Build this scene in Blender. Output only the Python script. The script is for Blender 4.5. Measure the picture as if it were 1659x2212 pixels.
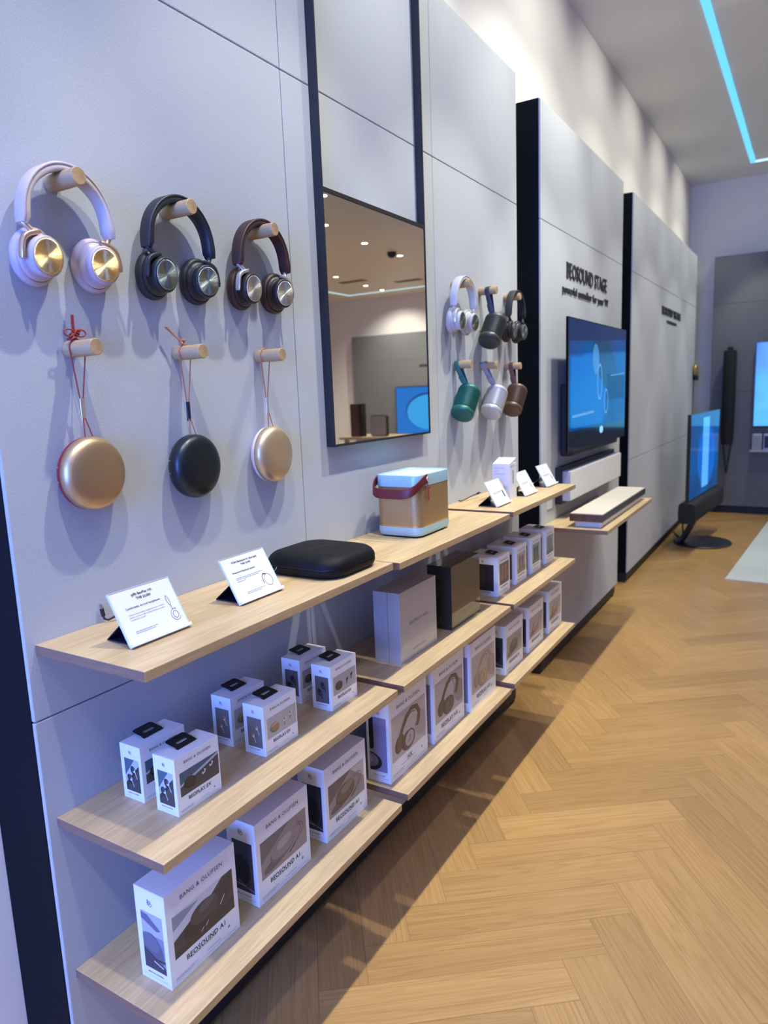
import bpy, math, random
from mathutils import Vector, Matrix
random.seed(7)
for o in list(bpy.data.objects): bpy.data.objects.remove(o)
SC = bpy.context.scene
COL = SC.collection
PI = math.pi

# ---------------------------------------------------------------- camera
F, YAW, PITCH, ROLL = 1527.107, 0.548274, -0.165985, -0.038932
CAMP = Vector((1.224807, -0.853485, 1.587257))
fwd = Vector((-math.sin(YAW)*math.cos(PITCH), math.cos(YAW)*math.cos(PITCH), math.sin(PITCH)))
rgt = Vector((math.cos(YAW), math.sin(YAW), 0)); upv = rgt.cross(fwd)
r2 = math.cos(ROLL)*rgt + math.sin(ROLL)*upv
u2 = -math.sin(ROLL)*rgt + math.cos(ROLL)*upv
cd = bpy.data.cameras.new('camera'); cam = bpy.data.objects.new('camera', cd); COL.objects.link(cam)
cam.matrix_world = Matrix(((r2.x, u2.x, -fwd.x, CAMP.x), (r2.y, u2.y, -fwd.y, CAMP.y), (r2.z, u2.z, -fwd.z, CAMP.z), (0, 0, 0, 1)))
cd.sensor_fit = 'VERTICAL'; cd.sensor_height = 36.0; cd.sensor_width = 27.0
cd.lens = F/2212*36.0
cd.clip_start = 0.05; cd.clip_end = 100
cd.dof.use_dof = True; cd.dof.focus_distance = 1.72; cd.dof.aperture_fstop = cd.lens/6.3
SC.camera = cam

# ---------------------------------------------------------------- world, exposure
w = bpy.data.worlds.new('world'); SC.world = w; w.use_nodes = True
w.node_tree.nodes['Background'].inputs[0].default_value = (.75, .8, 1, 1)
w.node_tree.nodes['Background'].inputs[1].default_value = 0.3
SC.view_settings.view_transform = 'Standard'; SC.view_settings.look = 'None'
SC.view_settings.exposure = 0.05; SC.view_settings.gamma = 1.0; SC.view_settings.use_curve_mapping = False

# room numbers
XW = -0.176          # left wall
ZC = 3.88            # ceiling
YB = 8.76            # back wall of the near room
YF = -3.6            # shop front behind the camera
XR = 9.6; YFAR = 14.3; XN = 3.3

def area(name, loc, rot, sx, sy, power, col):
    l = bpy.data.lights.new(name, 'AREA'); l.shape = 'RECTANGLE'; l.size = sx; l.size_y = sy; l.energy = power; l.color = col
    o = bpy.data.objects.new(name, l); COL.objects.link(o); o.location = loc; o.rotation_euler = rot; return o
def spot(name, loc, aim, power, col, ang, blend=.6, r=.02):
    l = bpy.data.lights.new(name, 'SPOT'); l.energy = power; l.color = col; l.spot_size = math.radians(ang); l.spot_blend = blend; l.shadow_soft_size = r
    o = bpy.data.objects.new(name, l); COL.objects.link(o); o.location = loc
    o.rotation_euler = (Vector(aim)-Vector(loc)).to_track_quat('-Z', 'Y').to_euler(); return o
WARM = (.98, .985, .86); NEUT = (1.0, .98, .91)
# unseen area lights set just inside the shop front, behind the camera
area('unseen_front_light', (4.1, YF+.12, 1.8), (math.radians(90), 0, math.radians(12)), 1.8, 2.6, 14, (.80, .87, 1.0))  # added cool fill that brightens the box fronts
area('unseen_front_light', (.85, YF+.12, 1.9), (math.radians(90), 0, 0), 1.9, 2.2, 270, (.10, .25, 1.0))  # unseen violet-blue source, inferred from the tint on faces turned this way
# spots over the display wall (their fittings are built below at the same places)
WALLSPOTS = [(.86, y) for y in (-1.6, -.45, .62, 1.7, 2.75, 3.35, 4.42, 5.5, 6.7, 7.9)]
for i, (x, y) in enumerate(WALLSPOTS):
    near = y < 2.9; k = .38 if y < 0 else .72 if y < 1 else 1.0
    spot('wall_spot', (x, y, ZC-.03), (x-.60, y, ZC-1.03), (80 if near else 40)*k, WARM, 76, .6, .05)
    spot('shelf_spot', (x, y, ZC-.035), (x-.14, y, ZC-2), (112 if near else 66)*(.8 if y < 0 else 1), WARM, 64, .35, .024)
    spot('wall_wash', (x, y, ZC-.04), (x-1.0, y, ZC-.60), 27, WARM, 80, .9, .03)
ROOMSPOTS = [(1.95, -1.5), (1.95, .1), (1.95, 1.7), (1.95, 3.4), (2.1, 5.2), (2.1, 7.0), (3.85, 6.28), (4.68, 7.47), (4.0, 2.6), (4.0, -.5), (6.0, 3.5), (6.2, 6.2), (6.0, .4)]
for x, y in ROOMSPOTS:
    spot('room_spot', (x, y, ZC-.03), (x, y, 0), 29 if x < 2.5 else 18, (.98, .985, 1.0), 100, .8, .03)
FARSPOTS = [(4.9, 8.82), (4.99, 10.07), (7.02, 11.09), (7.21, 12.48), (5.6, 12.9), (7.3, 13.3)]
for i, (x, y) in enumerate(FARSPOTS):
    spot('far_spot', (x, y, ZC-.03), (x, y+(.25 if i > 3 else 0), ZC-1), 190, NEUT, 125, .8, .05)

# ---------------------------------------------------------------- materials
_M = {}
def mat(name, col=(.8, .8, .8), rough=.5, metal=0.0, noise=0.0, nscale=60, emit=None, es=1.0, coat=0, spec=.5, bump=0, bscale=400, tr=0, sheen=0):
    if name in _M: return _M[name]
    m = bpy.data.materials.new(name); m.use_nodes = True; nt = m.node_tree; N = nt.nodes; L = nt.links
    b = N['Principled BSDF']
    b.inputs['Base Color'].default_value = (*col, 1); b.inputs['Roughness'].default_value = rough; b.inputs['Metallic'].default_value = metal
    b.inputs['Coat Weight'].default_value = coat; b.inputs['Specular IOR Level'].default_value = spec
    b.inputs['Transmission Weight'].default_value = tr; b.inputs['Sheen Weight'].default_value = sheen
    if emit: b.inputs['Emission Color'].default_value = (*emit, 1); b.inputs['Emission Strength'].default_value = es
    tc = N.new('ShaderNodeTexCoord')
    if noise:
        n = N.new('ShaderNodeTexNoise'); n.inputs['Scale'].default_value = nscale; n.inputs['Detail'].default_value = 4
        L.new(tc.outputs['Object'], n.inputs['Vector'])
        mr = N.new('ShaderNodeMapRange'); mr.inputs[3].default_value = 1-noise; mr.inputs[4].default_value = 1+noise
        L.new(n.outputs[0], mr.inputs[0])
        mx = N.new('ShaderNodeVectorMath'); mx.operation = 'SCALE'; mx.inputs[0].default_value = col
        L.new(mr.outputs[0], mx.inputs['Scale']); L.new(mx.outputs[0], b.inputs['Base Color'])
    if bump:
        n2 = N.new('ShaderNodeTexNoise'); n2.inputs['Scale'].default_value = bscale; n2.inputs['Detail'].default_value = 3
        L.new(tc.outputs['Object'], n2.inputs['Vector'])
        bp = N.new('ShaderNodeBump'); bp.inputs['Strength'].default_value = bump; bp.inputs['Distance'].default_value = .001
        L.new(n2.outputs[0], bp.inputs['Height']); L.new(bp.outputs[0], b.inputs['Normal'])
    _M[name] = m; return m
class NT:
    """small helper for writing node graphs"""
    def __init__(s, name):
        s.m = bpy.data.materials.new(name); s.m.use_nodes = True; s.nt = s.m.node_tree; s.N = s.nt.nodes; s.L = s.nt.links; s.b = s.N['Principled BSDF']; _M[name] = s.m
    def put(s, sock, v):
        if hasattr(v, 'is_linked') or isinstance(v, bpy.types.NodeSocket): s.L.new(v, sock)
        else: sock.default_value = v
    def math(s, op, a, b=0.0, c=None):
        n = s.N.new('ShaderNodeMath'); n.operation = op; s.put(n.inputs[0], a); s.put(n.inputs[1], b)
        if c is not None: s.put(n.inputs[2], c)
        return n.outputs[0]
    def xyz(s, kind='Object'):
        t = s.N.new('ShaderNodeTexCoord'); p = s.N.new('ShaderNodeSeparateXYZ'); s.L.new(t.outputs[kind], p.inputs[0]); return p.outputs
    def comb(s, x, y, z):
        n = s.N.new('ShaderNodeCombineXYZ'); s.put(n.inputs[0], x); s.put(n.inputs[1], y); s.put(n.inputs[2], z); return n.outputs[0]
    def noise(s, vec, scale, detail=4, rough=.5, dist=0):
        n = s.N.new('ShaderNodeTexNoise'); s.put(n.inputs['Vector'], vec); n.inputs['Scale'].default_value = scale; n.inputs['Detail'].default_value = detail
        n.inputs['Roughness'].default_value = rough; n.inputs['Distortion'].default_value = dist; return n.outputs[0]
    def ramp(s, v, stops):
        n = s.N.new('ShaderNodeValToRGB'); s.put(n.inputs[0], v)
        e = n.color_ramp.elements
        while len(e) < len(stops): e.new(.5)
        for i, (p, c) in enumerate(stops): e[i].position = p; e[i].color = (*c, 1)
        return n.outputs[0]
    def scale(s, col, f):
        n = s.N.new('ShaderNodeVectorMath'); n.operation = 'SCALE'; s.put(n.inputs[0], col); s.put(n.inputs['Scale'], f); return n.outputs[0]
    def mix(s, f, a, b):
        n = s.N.new('ShaderNodeMix'); n.data_type = 'RGBA'; s.put(n.inputs[0], f)
        s.put(n.inputs[6], a if not isinstance(a, tuple) else (*a, 1)); s.put(n.inputs[7], b if not isinstance(b, tuple) else (*b, 1)); return n.outputs[2]
    def bump(s, h, strength, dist=.001):
        n = s.N.new('ShaderNodeBump'); n.inputs['Strength'].default_value = strength; n.inputs['Distance'].default_value = dist
        s.put(n.inputs['Height'], h); s.L.new(n.outputs[0], s.b.inputs['Normal'])

def wood_mat(name, light, dark, axis='y', k=1.0, rough=.45):
    t = NT(name); X = t.xyz()
    a, b_, c = {'y': (X[1], X[0], X[2]), 'x': (X[0], X[1], X[2]), 'z': (X[2], X[0], X[1])}[axis]
    v = t.comb(t.math('MULTIPLY', a, .07*k), t.math('MULTIPLY', b_, 1.0*k), t.math('MULTIPLY', c, 1.0*k))
    n1 = t.noise(v, 26, 5, .65, .6); n2 = t.noise(v, 150, 3, .6, .2)
    n3 = t.noise(t.comb(t.math('MULTIPLY', a, .02*k), b_, c), 9, 2)
    s = t.math('ADD', t.math('ADD', t.math('MULTIPLY', n1, .55), t.math('MULTIPLY', n2, .3)), t.math('MULTIPLY', n3, .25))
    col = t.ramp(s, [(.38, dark), (.52, tuple((p*.55+q*.45) for p, q in zip(light, dark))), (.62, light), (.8, tuple(min(1, q*1.08) for q in light))])
    t.L.new(col, t.b.inputs['Base Color']); t.b.inputs['Roughness'].default_value = rough
    t.bump(n2, .15); return t.m
OAK = wood_mat('oak_veneer', (.64, .47, .265), (.42, .285, .145))
OAKE = wood_mat('oak_front_edge_shaded', (.50, .35, .19), (.32, .205, .105))
OAKN = wood_mat('oak_end_grain_shaded', (.26, .15, .10), (.15, .085, .055), 'x')
PEGW = wood_mat('peg_oak', (.47, .32, .165), (.29, .185, .09), 'x', 1.6, .6)
WALNUT = wood_mat('walnut', (.14, .07, .035), (.06, .028, .015), 'z')

def floor_mat():
    t = NT('herringbone_vinyl'); X = t.xyz()
    ox, oy = .339, 1.114; th = math.radians(45-7.2); Wd = .1365
    ca, sa = math.cos(th), math.sin(th)
    dx = t.math('SUBTRACT', X[0], ox); dy = t.math('SUBTRACT', X[1], oy)
    u = t.math('DIVIDE', t.math('ADD', t.math('MULTIPLY', dx, ca), t.math('MULTIPLY', dy, sa)), Wd)
    v = t.math('DIVIDE', t.math('ADD', t.math('MULTIPLY', dx, -sa), t.math('MULTIPLY', dy, ca)), Wd)
    i = t.math('FLOOR', u); j = t.math('FLOOR', v)
    fu = t.math('SUBTRACT', u, i); fv = t.math('SUBTRACT', v, j)
    s = t.math('FLOORED_MODULO', t.math('SUBTRACT', j, i), 10.0)
    s = t.math('FLOOR', t.math('ADD', s, .5))
    isB = t.math('MULTIPLY', t.math('GREATER_THAN', s, .5), t.math('LESS_THAN', s, 5.5))
    # a planks: cells from the start
    sa_ = t.math('FLOORED_MODULO', t.math('SUBTRACT', 10.0, s), 10.0)
    ta = t.math('ADD', sa_, fu); tb = t.math('ADD', t.math('SUBTRACT', s, 1.0), fv)
    def sel(a, b): return t.math('ADD', t.math('MULTIPLY', t.math('SUBTRACT', 1.0, isB), a), t.math('MULTIPLY', isB, b))
    along = sel(ta, tb); across = sel(fv, fu)
    ida = t.math('ADD', t.math('MULTIPLY', j, 7.31), t.math('MULTIPLY', t.math('SUBTRACT', i, sa_), 3.17))
    idb = t.math('ADD', t.math('MULTIPLY', i, 5.77), t.math('ADD', t.math('MULTIPLY', t.math('SUBTRACT', j, s), 2.39), 101.0))
    pid = sel(ida, idb)
    wn = t.N.new('ShaderNodeTexWhiteNoise'); wn.noise_dimensions = '1D'; t.L.new(pid, wn.inputs['W']); rnd = wn.outputs['Value']
    # grain in plank coordinates
    off = t.math('MULTIPLY', rnd, 37.0)
    vec = t.comb(t.math('MULTIPLY', along, .06), t.math('ADD', across, off), off)
    fine = t.noise(t.comb(t.math('MULTIPLY', along, .012), t.math('ADD', across, off), off), 34, 5, .66)
    base = t.noise(vec, 2.2, 2, .5, .3)
    rings = t.math('SINE', t.math('MULTIPLY', base, 62.0))
    rings = t.math('POWER', t.math('ADD', t.math('MULTIPLY', rings, .5), .5), 3.0)
    g = t.math('ADD', t.math('ADD', t.math('MULTIPLY', fine, .50), .10), t.math('ADD', t.math('MULTIPLY', rings, .07), t.math('MULTIPLY', base, .10)))
    col = t.ramp(g, [(.26, (.53, .325, .128)), (.40, (.455, .262, .092)), (.58, (.33, .175, .055))])
    col = t.scale(col, t.math('ADD', .88, t.math('MULTIPLY', rnd, .24)))
    e1 = t.math('MINIMUM', across, t.math('SUBTRACT', 1.0, across)); e2 = t.math('MINIMUM', along, t.math('SUBTRACT', 5.0, along))
    e = t.math('MINIMUM', e1, e2); edge = t.math('LESS_THAN', e, .011)
    col = t.mix(t.math('MULTIPLY', edge, .42), col, (.20, .11, .05))
    t.L.new(col, t.b.inputs['Base Color'])
    t.b.inputs['Roughness'].default_value = .34; t.b.inputs['Specular IOR Level'].default_value = .45
    t.bump(t.math('SUBTRACT', fine, t.math('MULTIPLY', edge, .6)), .12, .0015)
    return t.m
FLOORM = floor_mat()

def fabric_mat(name, c1, c2):
    t = NT(name); X = t.xyz()
    v = t.comb(X[0], X[1], t.math('MULTIPLY', X[2], .45))
    n = t.noise(v, 640, 2, .6); n2 = t.noise(t.comb(X[0], X[1], X[2]), 1300, 2, .5); n3 = t.noise(t.comb(X[0], X[1], X[2]), 3, 3)
    s = t.math('ADD', t.math('ADD', t.math('MULTIPLY', n, .6), t.math('MULTIPLY', n2, .3)), t.math('MULTIPLY', n3, .1))
    t.L.new(t.ramp(s, [(.36, c1), (.64, c2)]), t.b.inputs['Base Color'])
    t.b.inputs['Roughness'].default_value = .95; t.b.inputs['Specular IOR Level'].default_value = .1; t.b.inputs['Sheen Weight'].default_value = .15
    t.bump(n, .18, .0010); return t.m
FABRIC = fabric_mat('grey_melange_fabric', (.37, .39, .425), (.52, .54, .58))
FABRICD = fabric_mat('dark_grey_fabric', (.135, .14, .15), (.21, .215, .225))

def perf_mat(name, base, hole, pitch, metal=1.0, rough=.32, axis='x', rlim=None):
    """perforated metal: rows of small dark holes across the surface"""
    t = NT(name); X = t.xyz()
    a, b_ = {'x': (X[1], X[2]), 'xz': (X[0], X[2]), 'box': (t.math('SUBTRACT', X[0], X[1]), X[2])}[axis]
    def cell(ox, oy):
        p = t.math('SUBTRACT', t.math('FRACT', t.math('ADD', t.math('DIVIDE', a, pitch), ox)), .5)
        q = t.math('SUBTRACT', t.math('FRACT', t.math('ADD', t.math('DIVIDE', b_, pitch*1.732), oy)), .5)
        q = t.math('MULTIPLY', q, 1.732)
        return t.math('SQRT', t.math('ADD', t.math('MULTIPLY', p, p), t.math('MULTIPLY', q, q)))
    d = t.math('MINIMUM', cell(0, 0), cell(.5, .5)); h = t.math('LESS_THAN', d, .23)
    if rlim:
        rr = t.math('SQRT', t.math('ADD', t.math('MULTIPLY', a, a), t.math('MULTIPLY', b_, b_)))
        h = t.math('MULTIPLY', h, t.math('LESS_THAN', rr, rlim))
    t.L.new(t.mix(h, base, hole), t.b.inputs['Base Color'])
    t.b.inputs['Metallic'].default_value = metal; t.b.inputs['Roughness'].default_value = rough
    return t.m
def spun_mat(name, c, rough=.26):
    """radially spun aluminium of the round caps"""
    t = NT(name); X = t.xyz()
    ang = t.math('ARCTAN2', X[2], X[1])
    n = t.N.new('ShaderNodeTexNoise'); n.noise_dimensions = '1D'; t.put(n.inputs['W'], t.math('MULTIPLY', ang, 11.0)); n.inputs['Scale'].default_value = 2.2; n.inputs['Detail'].default_value = 3
    t.L.new(t.scale(c, t.math('ADD', .45, t.math('MULTIPLY', n.outputs[0], 1.1))), t.b.inputs['Base Color'])  # starburst highlight rays painted into the base colour by angle
    t.b.inputs['Metallic'].default_value = 1; t.b.inputs['Roughness'].default_value = rough
    t.b.inputs['Anisotropic'].default_value = .92
    tg = t.N.new('ShaderNodeTangent'); tg.direction_type = 'RADIAL'; tg.axis = 'X'; t.L.new(tg.outputs[0], t.b.inputs['Tangent'])
    t.bump(n.outputs[0], .5, .004); return t.m

BLACK = mat('black_powder_coat', (.012, .013, .016), .55)
BLACKG = mat('gloss_black', (.006, .006, .008), .12, coat=.5)
NAVYB = mat('black_side_laminate', (.0012, .0035, .009), .6, spec=.12)
WALLM = mat('white_wall_paint', (.80, .765, .73), .85, noise=.03, nscale=2, bump=.05, bscale=120)
CEILM = mat('ceiling_paint', (.80, .79, .73), .45, noise=.02, nscale=1.5, spec=.6)
WHITE = mat('white_card', (.88, .88, .89), .38, noise=.01, nscale=30)
WHITEP = mat('white_plastic', (.82, .83, .84), .3)
INK = mat('black_ink', (.035, .035, .04), .5)
INKL = mat('grey_ink', (.42, .42, .45), .5)
GLASSM = mat('mirror_silver', (.80, .785, .73), .004, 1.0)
ACRY = mat('clear_acrylic', (.9, .95, 1), .03, tr=.85)
RUGM = fabric_mat('pale_mottled_rug', (.50, .55, .50), (.66, .70, .64))
def ledmat(name, c, s): return mat(name, (.02, .02, .02), .5, emit=c, es=s)
LEDB = ledmat('blue_light_line', (.13, .60, 1.0), 1.25)
LEDW = ledmat('pale_light_line', (.55, .85, 1.0), 1.2)
LAMP = ledmat('lamp_lens', (1, .93, .8), 14)

# ---------------------------------------------------------------- mesh builder
class G:
    def __init__(s): s.v = []; s.f = []; s.mi = []; s.sm = []; s.mats = []
    def m(s, mt):
        if mt not in s.mats: s.mats.append(mt)
        return s.mats.index(mt)
    def add(s, vs, fs, mt, smooth=False, M=None):
        o = len(s.v); k = s.m(mt)
        for p in vs: s.v.append(tuple(M @ Vector(p)) if M else tuple(p))
        for f in fs: s.f.append([o+i for i in f]); s.mi.append(k); s.sm.append(smooth)
    def box(s, a, b, mt, M=None):
        x0, y0, z0 = a; x1, y1, z1 = b
        vs = [(x0, y0, z0), (x1, y0, z0), (x1, y1, z0), (x0, y1, z0), (x0, y0, z1), (x1, y0, z1), (x1, y1, z1), (x0, y1, z1)]
        s.add(vs, [(0, 3, 2, 1), (4, 5, 6, 7), (0, 1, 5, 4), (1, 2, 6, 5), (2, 3, 7, 6), (3, 0, 4, 7)], mt, M=M)
    def loops(s, ls, mt, smooth=True, cap0=True, cap1=True, M=None, closed=True):
        n = len(ls[0]); vs = [p for l in ls for p in l]; fs = []
        for k in range(len(ls)-1):
            for i in range(n if closed else n-1):
                j = (i+1) % n; fs.append((k*n+i, k*n+j, (k+1)*n+j, (k+1)*n+i))
        s.add(vs, fs, mt, smooth, M)
        if cap0: s.add(ls[0], [tuple(reversed(range(n)))], mt, False, M)
        if cap1: s.add(ls[-1], [tuple(range(n))], mt, False, M)
    def lathe(s, prof, mt, n=64, M=None, sy=1.0, sz=1.0, cap0=True, cap1=True, smooth=True):
        """prof: (radius, x); turned about the x axis"""
        ls = [[(x, r*sy*math.cos(2*PI*i/n), r*sz*math.sin(2*PI*i/n)) for i in range(n)] for r, x in prof]
        s.loops(ls, mt, smooth, cap0, cap1, M)
    def tube(s, pts, r, mt, n=10, closed=False, M=None, flat=None):
        pts = [Vector(p) for p in pts]; N = len(pts); ls = []; prev = None
        for i, p in enumerate(pts):
            if closed: d = pts[(i+1) % N]-pts[i-1]
            else: d = pts[min(i+1, N-1)]-pts[max(i-1, 0)]
            d.normalize()
            if prev is None:
                a = Vector((1, 0, 0)) if abs(d.x) < .9 else Vector((0, 0, 1)); e = (a-d*a.dot(d)).normalized()
            else: e = (prev-d*prev.dot(d)).normalized()
            prev = e; q = d.cross(e); ra = r[i] if isinstance(r, (list, tuple)) else r; rb = ra if flat is None else flat
            ls.append([tuple(p+e*ra*math.cos(2*PI*k/n)+q*rb*math.sin(2*PI*k/n)) for k in range(n)])
        if closed: ls.append(ls[0])
        s.loops(ls, mt, True, not closed, not closed, M)
    def ribbon(s, pts, wdir, wd, th, mt, M=None, rnd=True):
        """band of width wd along wdir and thickness th following pts"""
        pts = [Vector(p) for p in pts]; W_ = Vector(wdir).normalized(); N = len(pts); ls = []
        for i, p in enumerate(pts):
            d = (pts[min(i+1, N-1)]-pts[max(i-1, 0)]).normalized(); nrm = d.cross(W_).normalized()
            w_ = wd[i] if isinstance(wd, list) else wd; t_ = th[i] if isinstance(th, list) else th
            sec = [(-.5, -.3), (-.42, -.5), (.42, -.5), (.5, -.3), (.5, .3), (.42, .5), (-.42, .5), (-.5, .3)] if rnd else [(-.5, -.5), (.5, -.5), (.5, .5), (-.5, .5)]
            ls.append([tuple(p+W_*a*w_+nrm*b*t_) for a, b in sec])
        s.loops(ls, mt, rnd, True, True, M)
    def poly(s, fr, pts, mt, off):
        O, U, V = fr; Nn = U.cross(V).normalized()
        vs = [O+U*a+V*b+Nn*off for a, b in pts]; s.add(vs, [tuple(range(len(vs)))], mt)
    def text(s, fr, body, x, y, size, mt, off=.0004, align='CENTER', bold=0.0, sx=1.0, space=1.0, depth=0.0):
        vs, fs, wd = font_mesh(body, bold, space); O, U, V = fr; Nn = U.cross(V).normalized()
        x0 = x-(wd*size*sx/2 if align == 'CENTER' else 0)
        s.add([O+U*(x0+a*size*sx)+V*(y+b*size)+Nn*off for a, b in vs], fs, mt)
    def build(s, name, parent=None, loc=None, bevel=0, seg=2, solid=0):
        me = bpy.data.meshes.new(name); me.from_pydata(s.v, [], s.f)
        for m_ in s.mats: me.materials.append(m_)
        me.polygons.foreach_set('material_index', s.mi); me.polygons.foreach_set('use_smooth', s.sm); me.update()
        o = bpy.data.objects.new(name, me); COL.objects.link(o)
        if loc is not None:
            L_ = Vector(loc); me.transform(Matrix.Translation(-L_)); o.location = L_
        if parent: o.parent = parent; o.location = Vector(o.location)-parent_origin(parent)
        if bevel:
            b = o.modifiers.new('bevel', 'BEVEL'); b.width = bevel; b.segments = seg; b.limit_method = 'ANGLE'; b.angle_limit = math.radians(50)
        return o
def parent_origin(p):
    v = Vector(p.location)
    while p.parent: p = p.parent; v += Vector(p.location)
    return v
_FM = {}
def font_mesh(body, bold=0.0, space=1.0):
    k = (body, bold, space)
    if k in _FM: return _FM[k]
    c = bpy.data.curves.new('tmp', 'FONT'); c.body = body; c.size = 1.0; c.offset = bold; c.space_character = space; c.resolution_u = 3
    o = bpy.data.objects.new('tmp', c); COL.objects.link(o); bpy.context.view_layer.update()
    me = bpy.data.meshes.new_from_object(o.evaluated_get(bpy.context.evaluated_depsgraph_get()))
    vs = [(v.co.x, v.co.y) for v in me.vertices]; fs = [tuple(p.vertices) for p in me.polygons]
    bpy.data.objects.remove(o); bpy.data.curves.remove(c); bpy.data.meshes.remove(me)
    x0 = min(v[0] for v in vs); x1 = max(v[0] for v in vs); vs = [(a-x0, b) for a, b in vs]
    _FM[k] = (vs, fs, x1-x0); return _FM[k]
def empty(name, loc, label, cat, group=None):
    o = bpy.data.objects.new(name, None); COL.objects.link(o); o.location = loc; o.empty_display_size = .02
    return tag(o, label, cat, group)
def tag(o, label, cat, group=None):
    o['label'] = label; o['category'] = cat
    if group: o['group'] = group
    return o
def structure(o): o['kind'] = 'structure'; return o
def copy_tree(o, parent=None):
    c = o.copy(); COL.objects.link(c)
    if parent: c.parent = parent
    for ch in list(o.children): copy_tree(ch, c)
    return c
X_, Y_, Z_ = Vector((1, 0, 0)), Vector((0, 1, 0)), Vector((0, 0, 1))
def place(o, loc, label, group=None, rz=0):
    o.location = loc; o.rotation_euler = (0, 0, rz); o['label'] = label
    if group: o['group'] = group
    return o

# ---------------------------------------------------------------- the room
g = G(); g.box((XW-.2, YF-.3, -.1), (XR+.1, YFAR+.1, 0), FLOORM); structure(g.build('floor'))
g = G(); g.box((XW-.2, YF-.3, ZC), (XR+.1, YFAR+.1, ZC+.1), CEILM); structure(g.build('ceiling'))
def wallbox(name, a, b, m=WALLM):
    g = G(); g.box(a, b, m); return structure(g.build(name))
wallbox('wall_left', (XW-.1, YF-.1, 0), (XW, YB+.1, ZC))
wallbox('wall_back', (XW-.1, YB, 0), (XN, YB+.1, ZC))
wallbox('wall_return', (XN, YB, 0), (XN+.1, YFAR+.1, ZC))
wallbox('wall_far', (XN, YFAR, 0), (XR+.1, YFAR+.1, ZC))
wallbox('wall_right', (XR, YF-.1, 0), (XR+.1, YFAR, ZC))
wallbox('wall_front_header', (XW, YF-.1, 3.5), (XR, YF, ZC))
wallbox('wall_front', (5.2, YF-.1, 0), (XR, YF, 3.5))
# unseen shop front window behind the camera, added to go with the area lights
wf = empty('window_1', (2.5, YF-.05, 0), 'x', 'window'); del wf['label'], wf['category']; structure(wf)
g = G()
for x in (XW, 1.6, 3.4, 5.12): g.box((x, YF-.08, 0), (x+.08, YF-.02, 3.5), BLACK)
g.box((XW, YF-.08, 0), (5.2, YF-.02, .12), BLACK); g.box((XW, YF-.08, 3.42), (5.2, YF-.02, 3.5), BLACK); g.build('window_frame', wf)
g = G(); g.box((XW+.08, YF-.055, .12), (5.12, YF-.045, 3.42), mat('window_glass', (.9, .95, 1), .02, tr=1.0)); g.build('pane', wf)
# line of light in the ceiling
def led(path, m, label, y_up=False):
    g = G()
    for (x0, y0, x1, y1) in path: g.box((x0, y0, ZC-.012), (x1, y1, ZC+.001), m)
    return tag(g.build('ceiling_light_line'), label, 'ceiling light')
led([(.497, YF+.5, .545, 8.16)], LEDB, 'long cyan blue line of light running along the ceiling')
led([(.545, 8.112, 3.7, 8.16), (3.652, 8.16, 3.7, 13.5), (3.7, 13.452, 8.33, 13.5), (8.28, 4.0, 8.33, 13.452)], LEDW, 'pale line of light turning the ceiling corner across the far end')
# recessed downlights
def downlight():
    e = empty('downlight', (0, 0, ZC), '', 'ceiling light')
    g = G(); n = 40
    ring = [[(r*math.cos(2*PI*i/n), r*math.sin(2*PI*i/n), z) for i in range(n)] for r, z in ((.062, -.0005), (.062, -.005), (.054, -.007), (.047, -.004), (.047, -.001))]
    g.loops([[(a, b, ZC+c) for a, b, c in l] for l in ring], WHITEP, True, False, False); g.build('trim_ring', e)
    g = G(); g.loops([[(.046*math.cos(2*PI*i/n), .046*math.sin(2*PI*i/n), ZC-.003) for i in range(n)], [(.046*math.cos(2*PI*i/n), .046*math.sin(2*PI*i/n), ZC-.001) for i in range(n)]], LAMP); g.build('lens', e)
    return e
dl = downlight(); first = True
for grp, lab, lst in (('downlights over the display wall', 'round recessed downlight in the ceiling row beside the blue line of light', WALLSPOTS), ('downlights in the middle of the shop', 'round recessed downlight in the middle of the shop ceiling', ROOMSPOTS), ('downlights at the far end', 'round recessed downlight near the far wall, seen in the mirror', FARSPOTS)):
    for x, y in lst:
        o = dl if first else copy_tree(dl); first = False
        place(o, (x, y, ZC), lab, grp)

# ---------------------------------------------------------------- display panels
TOPZ = 2.98; SEAMS = (.088, 1.0, 2.42, TOPZ)
def panel(y0, y1, ysplit, label, zt=TOPZ):
    e = empty('display_partition', (0, (y0+y1)/2, 0), label, 'wall panel')
    g = G(); g.box((XW+.004, y0+.001, .085), (-.0105, y1-.001, zt+.002), NAVYB); g.build('backing_cabinet', e, bevel=.001)
    g = G(); ys = [y0]+ysplit+[y1]
    for a, b in zip(ys[:-1], ys[1:]):
        for z0, z1 in zip(SEAMS[:-1], SEAMS[1:]): g.box((-.010, a+.0012, z0+.0014), (0, b-.0012, z1-.0014), FABRIC)
    g.build('fabric_facing', e, bevel=.002)
    g = G(); g.box((XW+.03, y0+.03, .022), (-.012, y1-.03, .0845), BLACK); g.build('plinth', e)
    for y in (y0+.03, y1-.07):
        g = G(); g.box((-.066, y, 0), (-.02, y+.045, .0215), BLACK); g.build('foot', e)
    return e
panel(-.138, 2.429, [.722, 1.577], 'near grey fabric display panel carrying the headphones, mirror and shelves')
panel(2.762, 4.53, [3.68], 'grey fabric display panel behind the wall television and soundbar')
panel(4.862, 8.18, [5.77, 6.97], 'farthest grey fabric display panel on the left wall, behind the standing television')
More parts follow.
